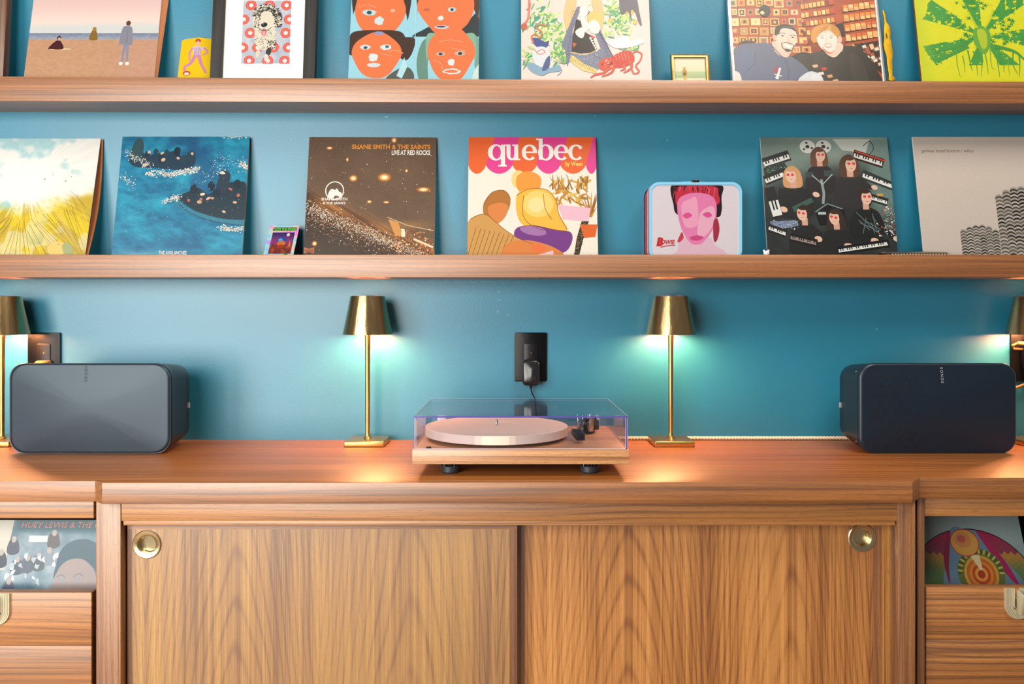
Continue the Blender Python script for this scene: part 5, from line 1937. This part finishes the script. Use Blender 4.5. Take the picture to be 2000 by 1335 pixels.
a.grid(f, 60, 50)
random.seed(12)
for r_ in range(6):
    x_ = 1438
    y_ = -34 + r_ * 21
    while x_ < 1572:
        wd = R(11, 18)
        hh = R(13, 18)
        a.rect(x_, y_, x_ + wd, y_ + hh, random.choice(['ead28a', 'e8b84a', 'd8c89a', 'e0a040', 'c8503a']))
        a.rect(x_ + 2.4, y_ + 2.4, x_ + wd - 2.4, y_ + hh - 2.4, random.choice(['3a2a20', '9a8a60', 'e8d8a0', '6a3020', 'b89050', 'd86a3a']))
        a.ell(x_ + wd / 2, y_ + hh / 2, 2.6, 3.4, random.choice(['1c1818', 'c83a28', 'e8b060', '4a5a4a']))
        x_ += wd + R(2, 4)
for r_ in range(5):
    y_ = -30 + r_ * 20
    a.line([(1574, y_ + 20 - r_), (1640, y_ + 8)], 1.6, '4a1c10')
    for k in range(8):
        x_ = 1574 + k * 8
        yy = y_ + 17 - k * 1.5
        a.rect(x_, yy - 10, x_ + 6, yy, random.choice(['e8a040', 'f0c870', 'c8502a', 'd87a30', 'f0dca0', '7a3018']))
for r_ in range(5):
    y_ = -26 + r_ * 22
    a.line([(1652, y_ + 22), (1716, y_ + 10)], 2.2, '3a1810')
    for k in range(6):
        x_ = 1655 + k * 10.4
        yy = y_ + 19 - k * 1.7
        c_ = random.choice(['e8903a', 'f0b45a', 'd8703a', 'f4d08a'])
        a.rect(x_, yy - 14, x_ + 9, yy, c_)
        a.rect(x_ + .6, yy - 7, x_ + 8.4, yy, random.choice(['f0c88a', 'd8a070', 'e8b878']))
a.ell(1505, -8, 11, 14, '1a1616')
a.ell(1500, -4, 4, 4, 'f0d0a0')
a.poly([(1632, 24), (1652, 18), (1654, 48), (1640, 50)], '201814')
a.poly([(1668, 66), (1716, 58), (1716, 130), (1690, 100)], '3a2a22')
for k in range(26):
    x_, y_ = R(1672, 1714), R(64, 112)
    a.poly([(x_, y_), (x_ + 7, y_ - 3), (x_ + 9, y_ + 3), (x_ + 2, y_ + 6)], random.choice(['d8a070', 'e8e0d0', 'b85a3a', '8a5a4a', 'f0c8a0']))
a.smooth([(1450, 66), (1462, 58), (1480, 60), (1486, 72), (1470, 90), (1446, 90)], '4a2a1c')
# man on the right: black pullover
a.smooth([(1545, 96), (1570, 84), (1590, 88), (1600, 98), (1590, 116), (1560, 120), (1540, 112)], '1c1a1a')
a.smooth([(1560, 92), (1595, 84), (1620, 74), (1668, 70), (1692, 92), (1708, 122), (1716, 170), (1640, 170), (1612, 158), (1588, 130), (1566, 116)], '35332f')
a.smooth([(1594, 88), (1612, 80), (1616, 96), (1606, 120), (1590, 120)], '3f3b37')
a.smooth([(1658, 90), (1680, 100), (1690, 150), (1664, 160)], '3f3e3a')
a.smooth([(1614, 68), (1645, 64), (1646, 80), (1632, 94), (1620, 92), (1612, 80)], 'f2cfc0')
a.smooth([(1588, 52), (1592, 34), (1604, 24), (1624, 20), (1640, 28), (1646, 44), (1645, 58), (1636, 64), (1594, 62)], 'c98a3a')
a.ell(1619, 55, 19.5, 28, 'fae6dc', -6)
a.ell(1643, 56, 4, 8, 'f0c0b0', 8)
a.smooth([(1590, 54), (1594, 34), (1610, 24), (1630, 25), (1642, 42), (1636, 48), (1626, 36), (1612, 38), (1600, 52), (1596, 62)], 'd89a44')
for k in range(12):
    a.line([(1618 + k * 1.5, 26), (1600 + k * 3.4, 40 + (k % 3))], .8, random.choice(['e8b868', 'b87828']))
a.smooth([(1608, 66), (1612, 76), (1624, 84), (1634, 74), (1636, 64), (1632, 78), (1622, 88), (1612, 82)], 'd8906a')
a.line([(1611, 67), (1619, 65), (1628, 66)], 1.6, 'd8a080', True)
a.line([(1613, 70), (1620, 73), (1627, 70)], 1.6, 'c87a74', True)
for x_ in (1610, 1627):
    a.line([(x_ - 4, 48.5), (x_, 47), (x_ + 4, 48)], 1, 'c89a80', True)
    a.ell(x_, 52, 2.6, 1.2, '9aa4ac')
a.line([(1618, 52), (1616, 61), (1620, 62)], .9, 'e0b0a0', True)
a.line([(1614, 88), (1630, 96), (1645, 82)], 1.6, '24221f', True)
# man on the left: blue-grey T-shirt
a.smooth([(1438, 84), (1452, 68), (1480, 64), (1512, 66), (1545, 90), (1570, 112), (1580, 130), (1560, 142), (1545, 148), (1530, 160), (1520, 175), (1448, 175), (1450, 150), (1436, 128)], '5f6a86')
a.smooth([(1452, 80), (1466, 74), (1480, 90), (1470, 130), (1452, 140), (1444, 112)], '5b6d90')
a.line([(1482, 80), (1476, 110), (1458, 130)], 1.2, '46506a', True)
a.line([(1536, 100), (1542, 130), (1530, 158)], 1.4, '434b62', True)
a.smooth([(1436, 128), (1450, 132), (1452, 170), (1436, 170)], 'f0dcd4')
a.smooth([(1558, 144), (1580, 126), (1600, 132), (1606, 150), (1602, 166), (1560, 164)], 'd8dfe8')
a.ell(1592, 140, 10, 8, 'e2e6ee', 20)
a.poly([(1545, 158), (1560, 148), (1566, 160), (1548, 162)], 'b8d0e4')
a.poly([(1526, 160), (1545, 150), (1572, 150), (1550, 158)], '5a3020')
a.smooth([(1514, 62), (1526, 60), (1550, 74), (1545, 90), (1536, 96), (1520, 84)], 'eac4b4')
a.smooth([(1521, 44), (1524, 28), (1536, 22), (1552, 24), (1562, 36), (1562, 46), (1550, 34), (1532, 34), (1526, 46)], '2a2220')
a.ell(1542, 54, 19.5, 29, 'f2d2c2', 14)
a.smooth([(1522, 42), (1526, 28), (1540, 22), (1556, 27), (1561, 38), (1550, 32), (1534, 32), (1528, 44)], '2a2220')
a.ell(1519.5, 51, 3.6, 7, 'e8b8a4', -6)
for k in range(9):
    a.line([(1534 + k * 2.6, 26), (1538 + k * 2.6, 31)], 1, '5a6068')
a.line([(1528, 44), (1534, 41), (1540, 43)], 1.3, '4a342c', True)
a.line([(1549, 47), (1555, 46), (1560, 48)], 1.3, '4a342c', True)
a.ell(1535, 47.5, 2.8, 1.2, '3a2a26', 8)
a.ell(1554, 51, 2.6, 1.2, '3a2a26', 8)
a.line([(1546, 50), (1545, 58), (1549, 60)], 1, 'd09a88', True)
a.line([(1536, 62), (1544, 63), (1554, 67)], 1.8, '5a4036', True)
a.smooth([(1536, 65), (1544, 68), (1553, 69), (1547, 74), (1539, 71)], 'fbf4ee')
a.line([(1533, 62), (1533, 72), (1540, 80), (1550, 80), (1556, 68)], 2, '6a5044', True)
a.smooth([(1537, 76), (1548, 78), (1546, 83), (1539, 82)], '4a362e')
a.line([(1514, 70), (1530, 92), (1540, 96)], 1.8, '4c5670', True)
a.ell(1520, 124, 8, 8, 'a0405a', j=.2)
a.line([(1526, 118), (1522, 130), (1518, 140)], 4, 'eef0f4')
a.ring(1519, 139, 2.6, 1.6, 'eef0f4')
a.line([(1514, 131), (1528, 136)], 2, 'eef0f4')
for (x_, y_) in ((1602, 118), (1596, 128), (1612, 134), (1622, 144), (1586, 112)):
    a.poly([(x_, y_), (x_ + 10, y_ - 2), (x_ + 12, y_ + 4), (x_ + 3, y_ + 6)], random.choice(['d8a070', 'c83a30', 'e8e0d8', '3a5a8a', 'e0b890']))
a.line([(1608, 148), (1628, 160)], 1.6, 'f0ece4')
random.seed(7)
o = a.build(t, M['ink_gloss'], -0.011)
o.location = (0, 0, 0.0075)
MB().box(-wf / 2 + 0.006, wf / 2 - 0.006, -0.0105, -0.004, 0.006, 0.294).build('backing', M['card'], t, local=True)

# ---- gold glitter figure ornament
zt = top_z(0.94) - 0.0235
s_ = 1.895 / F
t = thing('glitter_ornament', 'slim gold glitter figure ornament beside the two-man photograph', 'ornament', (X(1742, 1.895), 1.905, zt), (-0.12, 0, 0))


def gp(px, py):
    return ((px - 1742) * s_, (H(py, 1.895) - zt))


body = [gp(*q) for q in ((1739, 36), (1738, 20), (1736, 12), (1737, 8.5), (1739.5, 8.5), (1741, 14), (1743, 34), (1746, 37), (1749, 44), (1750, 58), (1748, 66), (1750.5, 74), (1751, 88), (1752, 98), (1749.5, 114), (1749, 132), (1748, 145), (1752.5, 148), (1753, 154), (1747, 155.5), (1740, 154), (1741, 142), (1739, 120), (1739, 104), (1735.5, 92), (1734, 80), (1736.5, 68), (1737, 50))]
hole = [gp(*q) for q in ((1741, 56), (1743, 62), (1742.5, 70), (1740.5, 66), (1740, 59))]
m = MB()
v_, f_ = [], []
m.plate([(p[0], p[1]) for p in body], [hole], -0.004, 0.0)
m.build('figure', M['glitter'], t, local=True, bevel=0.0006)
p0 = gp(1742, 155)
m = MB()
m.box(-0.0006, 0.0006, -0.003, -0.001, 0.0, p0[1] + 0.002)
m.build('pin', M['chrome'], t, local=True)
m = MB()
m.box(-0.008, 0.008, -0.008, 0.006, 0.0, 0.002)
m.build('base', M['chrome'], t, local=True)

# ---- green and yellow cover
a = top_art(1783, 160, 252)


def f(u, v):
    x, y = u - 0.50, v - 0.51
    th = np.arctan2(y, x)
    r = np.hypot(x, y)
    k = (np.sin(th * 7 + 1.2 + 0.5 * (fbm(u * 5, v * 5, 4) - .5)) > 0.15) & (r > .07) & (r < .42 + .08 * fbm(u * 9, v * 9, 2)) & (v < .76)
    n = fbm(u * 16, v * 16, 7)
    k2 = k & (fbm(u * 28, v * 50, 11) > .33)
    c = lerpc('dce226', 'e8e83a', n)
    halo = ((r < .43) & ~k)[..., None]
    c = np.where(k2[..., None], lerpc('3f9a48', '5aaa4e', n), c)
    edge = sst(.16, .0, u) * .35 + sst(.12, .0, v - .1) * .2
    c = c * (1 - edge[..., None]) + edge[..., None] * hexs('a8c838')
    return c


a.grid(f, 170, 170)
for k in range(90):
    an = R(0, 6.28)
    r_ = random.choice([R(28, 60), R(40, 80)])
    x_, y_ = 1909 + r_ * math.cos(an) * .95, 70 + r_ * math.sin(an) * .8 - 22
    if y_ > 100:
        continue
    c_ = random.choice(['dce226', '3f9a48', '3f9a48'])
    pts = []
    for q in range(10):
        aa = q * math.pi / 5 + an
        rr = R(5, 8) if q % 2 == 0 else R(1.5, 3)
        pts.append((x_ + rr * math.cos(aa), y_ + rr * math.sin(aa) * .8))
    a.poly(pts, c_)
a.smooth([(1894, 58), (1908, 50), (1922, 56), (1926, 78), (1916, 104), (1904, 106), (1892, 84)], '6eb04a')
a.smooth([(1900, 62), (1910, 56), (1918, 66), (1916, 92), (1906, 96)], 'b8d038')
for p_ in ([(1902, 54), (1890, 30), (1884, 10)], [(1916, 54), (1930, 34), (1936, 12)]):
    a.line(p_, (4, 1), 'c8d834', True)
for p_ in ([(1880, 92), (1850, 108), (1824, 122)], [(1876, 84), (1850, 96), (1812, 106)], [(1930, 92), (1970, 104), (1992, 128)]):
    a.line(p_, (9, 2), '4f9e48', True)
for k in range(12):
    x_ = 1856 + k * 11
    a.line([(x_, R(96, 112)), (x_ + R(-3, 3), 130), (x_ + R(-5, 5), R(140, 158))], (R(1.5, 4), .6), random.choice(['5aa848', '7ab848']), True)
t = cover('record_cover', 'green and yellow radial record cover at the right edge, upper ledge', 'record cover', X(1905, 1.938), a, shelf='t', th=0.007, board=plain('worn_brown_board', '8a4a30', 0.6))

# ================================================================== lunchbox
Wl, Hl, Dl = 0.2265, 0.1905, 0.083
cxl = X(1359, 1.866)
t = thing('lunchbox', 'light blue edged tin lunchbox with a pink picture on the lower ledge', 'lunchbox', (cxl, 1.866, ZM - 0.0128))
m = MB()
yF = 1.866
rings = []
for (d, sh, r) in ((0.026, 0.0, .024), (0.083, 0.0, .024)):
    rings.append([(cxl + p[0], yF + d, ZM - 0.0128 + Hl / 2 + p[1]) for p in rrect(Wl - 0.004, Hl - 0.004, r, 8)])
loft(m, rings)
m.build('tin_body', plain('red_white_printed_tin', 'c84a50', 0.35, var=0.5), t, smooth=True, auto=40)
zc = ZM - 0.0128 + Hl / 2


def lring(dd, inset, r):
    return [(cxl + p[0], yF + dd, zc + p[1]) for p in rrect(Wl - inset, Hl - inset, r, 8)]


m = MB()
loft(m, [lring(0.026, 0.0, .025), lring(0.024, -0.0008, .025), lring(0.0235, 0.001, .025), lring(0.004, 0.001, .025)], cap=False)
m.build('lid_band', plain('red_tin_band', 'd8868c', 0.35, var=0.4), t, smooth=True, auto=40)
m = MB()
loft(m, [lring(0.0045, 0.001, .025), lring(0.002, -0.0006, .025), lring(0.0, 0.002, .024), lring(0.0, 0.013, .019), lring(0.0022, 0.0155, .018)], cap=False)
m.build('front_rim', M['sky_blue'], t, smooth=True, auto=50)
m = MB()
loft(m, [lring(0.083, 0.0, .025), lring(0.0855, 0.003, .024), lring(0.080, -0.0012, .025), lring(0.076, 0.0, .025)], cap=False)
m.build('back_rim', M['sky_blue'], t, smooth=True, auto=50)
m = MB().plate([(cxl + p[0], zc + p[1]) for p in rrect(Wl - 0.014, Hl - 0.014, .0185, 8)], [], yF + 0.002, yF + 0.004)
fp = m.build('front_panel', plain('pale_tin', 'e2dcec', 0.3), t)
a = Art(Wl - 0.016, Hl - 0.016, 1278.5, 362, 1443, 500)
# soft-cornered lavender sheet; plain pink and crimson shapes stand in for the portrait
PV = [(p[0], p[1]) for p in rrect(164, 137.5, 13, 8, 1360.75, 431)]
a.poly(PV, 'e2dcea')
cm = '2a141e'
a.smooth([(1314, 363), (1340, 362), (1380, 362), (1412, 363), (1410, 385), (1410, 412), (1398, 424), (1330, 420), (1318, 396)], cm)
a.smooth([(1324, 372), (1336, 364), (1396, 364), (1404, 378), (1400, 400), (1330, 404)], 'c8304a')
for k in range(34):
    x_ = R(1318, 1406)
    a.line([(x_, R(362, 368)), (x_ + R(-5, 5), R(372, 392))], (1.8, .5), random.choice(['2a141e', 'e84a62', 'd83a54', '5a1a2a', 'f07088']))
a.smooth([(1330, 470), (1340, 462), (1386, 462), (1396, 476), (1414, 488), (1412, 498), (1320, 498), (1326, 488)], 'e4c0d8')
a.smooth([(1326, 396), (1336, 382), (1362, 376), (1390, 382), (1400, 398), (1399, 428), (1390, 452), (1374, 472), (1362, 476), (1350, 472), (1336, 450), (1328, 424)], 'e884bc')
a.smooth([(1334, 400), (1350, 388), (1362, 386), (1366, 420), (1362, 440), (1340, 440)], 'f0a8cc')
a.smooth([(1366, 430), (1372, 412), (1392, 402), (1398, 420), (1390, 446), (1374, 462), (1364, 456)], 'eeb4d4')
a.smooth([(1350, 462), (1364, 458), (1376, 462), (1366, 468), (1354, 467)], 'd04c8a')
a.smooth([(1336, 420), (1346, 414), (1354, 420), (1344, 426)], 'e0559c')
a.smooth([(1374, 418), (1384, 413), (1392, 419), (1384, 424)], 'e0559c')
a.smooth([(1395, 430), (1402, 426), (1406, 446), (1402, 466), (1396, 470), (1394, 452)], 'a83048')
a.smooth([(1326, 470), (1334, 452), (1338, 462), (1332, 470)], 'c8405a')
a.text('BOWIE', 1288, 475, 12, 'c82a34', 'l', width=34, offset=0.035, shear=0.25)
a.text('B', 1286, 478, 22, 'c82a34', 'l', width=13, offset=0.05, shear=0.2)
a.line([(1294, 481), (1306, 478), (1322, 477)], 1.6, 'c82a34')
o = a.build(t, M['ink_tin'], -0.0)
o.location = (0, 0.0019, 0.008)
# catch and carrying handle
MB().box(cxl - 0.009, cxl + 0.009, yF - 0.0005, yF + 0.012, ZM - 0.0128 + Hl - 0.001, ZM - 0.0128 + Hl + 0.0055).build('clasp', M['steel'], t, bevel=0.0012)
zh = ZM - 0.0128 + Hl
m = MB()
m.tube([(cxl - 0.052, yF + 0.04, zh - 0.001), (cxl - 0.040, yF + 0.04, zh + 0.001), (cxl - 0.02, yF + 0.04, zh + 0.003), (cxl, yF + 0.04, zh + 0.0035), (cxl + 0.02, yF + 0.04, zh + 0.003), (cxl + 0.040, yF + 0.04, zh + 0.001), (cxl + 0.052, yF + 0.04, zh - 0.001)], [.004, .0055, .006, .006, .006, .0055, .004], 10)
m.build('handle', M['handle_blue'], t, smooth=True)

# ---- harmonica
cxh = X(1786, 1.87)
wl = 0.163
t = thing('harmonica', 'silver harmonica lying on the lower ledge before the cream cover', 'harmonica', (cxh, 1.876, ZM - 0.0128))
z0 = ZM - 0.0125
MB().box(cxh - wl / 2 + 0.004, cxh + wl / 2 - 0.004, 1.866, 1.890, z0 + 0.007, z0 + 0.016).build('comb', M['harp_comb'], t, bevel=0.001)
m = MB()
n_ = 19
for k in range(n_):
    x_ = cxh - wl / 2 + 0.026 + (wl - 0.036) * k / (n_ - 1)
    m = MB().box(x_ - 0.0019, x_ + 0.0019, 1.8648, 1.868, z0 + 0.0085, z0 + 0.0158)
    m.build('reed_bar', M['ivory'], t)
for (za, zb_, bow) in ((z0 + 0.0163, z0 + 0.0225, 1), (z0 + 0.0005, z0 + 0.0068, -1)):
    v_, f_ = [], []
    prof = [(0, 0), (0.003, .55), (0.009, .9), (0.0145, 1), (0.02, .9), (0.026, .55), (0.029, 0)]
    for xx, s2 in ((cxh - wl / 2, .55), (cxh - wl / 2 + .008, .85), (cxh, 1), (cxh + wl / 2 - .008, .85), (cxh + wl / 2, .55)):
        for (d, q) in prof:
            zz = za + (zb_ - za) * q * s2 if bow > 0 else zb_ - (zb_ - za) * q * s2
            v_.append((xx, 1.8635 + d, zz))
    k_ = len(prof)
    for i in range(4):
        for j in range(k_ - 1):
            f_.append((i * k_ + j, i * k_ + j + 1, (i + 1) * k_ + j + 1, (i + 1) * k_ + j))
        f_.append((i * k_, (i + 1) * k_, (i + 1) * k_ + k_ - 1, i * k_ + k_ - 1))
    f_ += [tuple(range(k_)), tuple(4 * k_ + j for j in reversed(range(k_)))]
    MB().add(v_, f_).build('cover_plate', M['harp'], t, smooth=True, auto=40)
MB().lathe([(0.003, 0), (0.0034, 0.001), (0.003, 0.003)], (cxh - wl / 2 + 0.0135, 1.8630, z0 + 0.0125), 14, 'y').build('screw', M['chrome'], t, smooth=True)

# ---- tiny white bear-like charm
cxw, cyw = X(1496.5, 1.868), 1.868
t = thing('white_figurine', 'tiny white figurine with round ears at the foot of the keyboard cover', 'figurine', (cxw, cyw, ZM - 0.0128))
zz = ZM - 0.0128


def ball(parts, name, mat, parent):
    m = MB()
    for (x_, y_, z_, rx, ry, rz_) in parts:
        v_, f_ = [], []
        nu, nv = 16, 10
        for i in range(1, nv):
            for j in range(nu):
                th, ph = math.pi * i / nv, 2 * math.pi * j / nu
                v_.append((x_ + rx * math.sin(th) * math.cos(ph), y_ + ry * math.sin(th) * math.sin(ph), z_ + rz_ * math.cos(th)))
        for i in range(nv - 2):
            for j in range(nu):
                f_.append((i * nu + j, i * nu + (j + 1) % nu, (i + 1) * nu + (j + 1) % nu, (i + 1) * nu + j))
        f_.append(tuple(range(nu)))
        f_.append(tuple((nv - 2) * nu + j for j in range(nu)))
        m.add(v_, f_)
    return m.build(name, mat, parent, smooth=True)


ball([(cxw, cyw, zz + 0.0085, 0.0078, 0.006, 0.0085)], 'body', M['white_toy'], t)
ball([(cxw + 0.0002, cyw - 0.0005, zz + 0.0175, 0.0074, 0.006, 0.0062)], 'head', M['white_toy'], t)
ball([(cxw - 0.0055, cyw, zz + 0.0235, 0.0026, 0.002, 0.0028)], 'ear', M['white_toy'], t)
ball([(cxw + 0.0055, cyw, zz + 0.0235, 0.0026, 0.002, 0.0028)], 'ear', M['white_toy'], t)
ball([(cxw + 0.0006, cyw - 0.0062, zz + 0.0178, 0.0012, 0.0006, 0.0010)], 'nose', M['slot'], t)

# ================================================================== records in the cabinets
# left bin
a = Art(0.321, 0.321, -96, 1013, 226, 1320)


def f(u, v):
    n = fbm(u * 10, v * 10, 3, 5)
    c = lerpc('4a6f86', 'b4c6d4', n * 1.5 - .25)
    t_ = sst(.10, .045, v) * sst(.38, .45, u)
    c = c * (1 - t_[..., None]) + t_[..., None] * hexs('1e5a70')
    return c


a.grid(f, 130, 130)
a.poly([(-96, 1013), (34, 1013), (30, 1050), (26, 1105), (-96, 1110)], 'd4d2c8')
a.rect(0, 1024, 6, 1050, '5a5a50')
for (x_, y_, c_) in ((38, 1058, '46506a'), (16, 1082, '38445a'), (118, 1046, '5a5a60'), (112, 1078, '8a9ab0'), (50, 1095, '4a5a70'), (70, 1092, '55657a'), (92, 1088, '50606f'), (38, 1135, '5a6a88')):
    a.smooth([(x_ - 12, y_ + 14), (x_ - 9, y_ - 6), (x_, y_ - 12), (x_ + 9, y_ - 5), (x_ + 13, y_ + 14), (x_, y_ + 20)], c_)
    a.ell(x_, y_ - 9, 5, 6, 'b8b0b0', j=.1)
for k in range(20):
    x_, y_ = R(26, 128), R(1074, 1124)
    a.poly([(x_, y_), (x_ + R(4, 12), y_ + R(-5, 5)), (x_ + R(4, 10), y_ + R(5, 12)), (x_, y_ + R(3, 9))], random.choice(['dfe8f0', 'b8c8d8', 'e8eef2']))
a.rect(68, 1042, 106, 1054, 'e0e4e6')
a.smooth([(126, 1165), (128, 1120), (138, 1096), (158, 1086), (182, 1086), (204, 1100), (214, 1160)], 'a89a9c')
a.smooth([(126, 1120), (134, 1072), (156, 1052), (190, 1050), (216, 1070), (218, 1120), (206, 1104), (182, 1086), (156, 1086), (138, 1098)], '3f6478')
a.line([(132, 1118), (142, 1114), (150, 1120)], 1.6, '6a7a88', True)
a.line([(166, 1118), (176, 1112), (186, 1117)], 1.6, '6a7a88', True)
a.ell(142, 1124, 5, 2.4, '8aa0b4')
a.ell(175, 1122, 5, 2.4, '8aa0b4')
a.text('HUEY LEWIS & THE NEWS', 50, 1027, 15, 'd88a80', 'l', width=196, offset=0.0, shear=0.25)
cover('record_cover', 'bluish record cover with pink lettering in the left cabinet bin', 'record cover', X(65, 1.565), a, zb=ZE - 0.4148 - 0.313, yb=1.49, lean=0.2, mat=M['ink_gloss'])

# right bin
wR = 0.262
cR = X(1992, 1.61) - wR / 2
a = Art(wR, 0.30, 1753, 1014, 1990, 1297)
a.grid(lambda u, v: lerpc('9fb2b6', '8aa4a8', fbm(u * 5, v * 5, 2)), 30, 30)
a.ell(1884, 1168, 122, 122, '2a1a20', n=60)


def f(u, v):
    x, y = u * 237 + 1753, v * 283 + 1014
    c = lerpc('a81c50', '8a3a50', sst(1050, 1090, y))
    c = np.where((y > 1095)[..., None], lerpc('b8863a', '5a7a4a', sst(1095, 1135, y + 14 * (fbm(u * 12, v * 12, 4) - .5))), c)
    return c


V, Fs, Cs = [], [], []
# painted disc: rings of small quads
nr, na = 14, 72
for i in range(nr + 1):
    for k in range(na):
        an = 2 * math.pi * k / na
        V.append((1884 + 120 * i / nr * math.cos(an), 1168 + 120 * i / nr * math.sin(an)))
for i in range(nr):
    for k in range(na):
        ids = (i * na + k, i * na + (k + 1) % na, (i + 1) * na + (k + 1) % na, (i + 1) * na + k)
        Fs.append(ids)
        mx_ = sum(V[q][0] for q in ids) / 4
        my_ = sum(V[q][1] for q in ids) / 4
        cc = f(np.array([[(mx_ - 1753) / 237]]), np.array([[(my_ - 1014) / 283]]))[0, 0]
        Cs.append(tuple(cc))
a.raw(V, Fs, Cs)
a.smooth([(1858, 1046), (1886, 1048), (1912, 1056), (1944, 1100), (1972, 1160), (1836, 1160), (1842, 1100)], '6a8aa4')
a.smooth([(1905, 1052), (1926, 1072), (1950, 1110), (1966, 1150), (1952, 1140), (1928, 1100)], 'a8205a')
a.smooth([(1856, 1050), (1850, 1080), (1842, 1118), (1838, 1150), (1834, 1110), (1842, 1076)], '8a1c40')
a.ell(1900, 1130, 44, 46, '6a7238')
for k in range(26):
    an = math.radians(180 + k * 7.2)
    a.line([(1900 + 34 * math.cos(an), 1130 + 36 * math.sin(an)), (1900 + 43 * math.cos(an), 1130 + 45 * math.sin(an))], 3.2, 'c8c060' if k % 2 else '4a5a2a')
for r_, c_ in ((32, 'd8a040'), (27, 'c86a28'), (22, 'e08830'), (17, 'c04a20'), (12, 'e89a40'), (7, 'a83a20')):
    a.ell(1900, 1132, r_, r_ * 1.1, c_)
a.poly([(1884, 1096), (1902, 1096), (1904, 1124), (1899, 1124)], 'e8d8a0')
a.ell(1879, 1073, 27, 26, 'b8304a', 20)
a.ell(1879, 1073, 25.4, 24.4, 'd8a048', 20)
a.ell(1876, 1068, 16, 14, 'cf8a50')
a.ell(1874, 1066, 8, 7, 'c05a50')
cover('record_cover', 'grey-blue record cover with a magenta and orange arch in the right cabinet bin', 'record cover', cR, a, w=wR, h=0.30, zb=ZE - 0.4182 - 0.279, yb=1.522, lean=0.33, mat=M['ink_tin'])
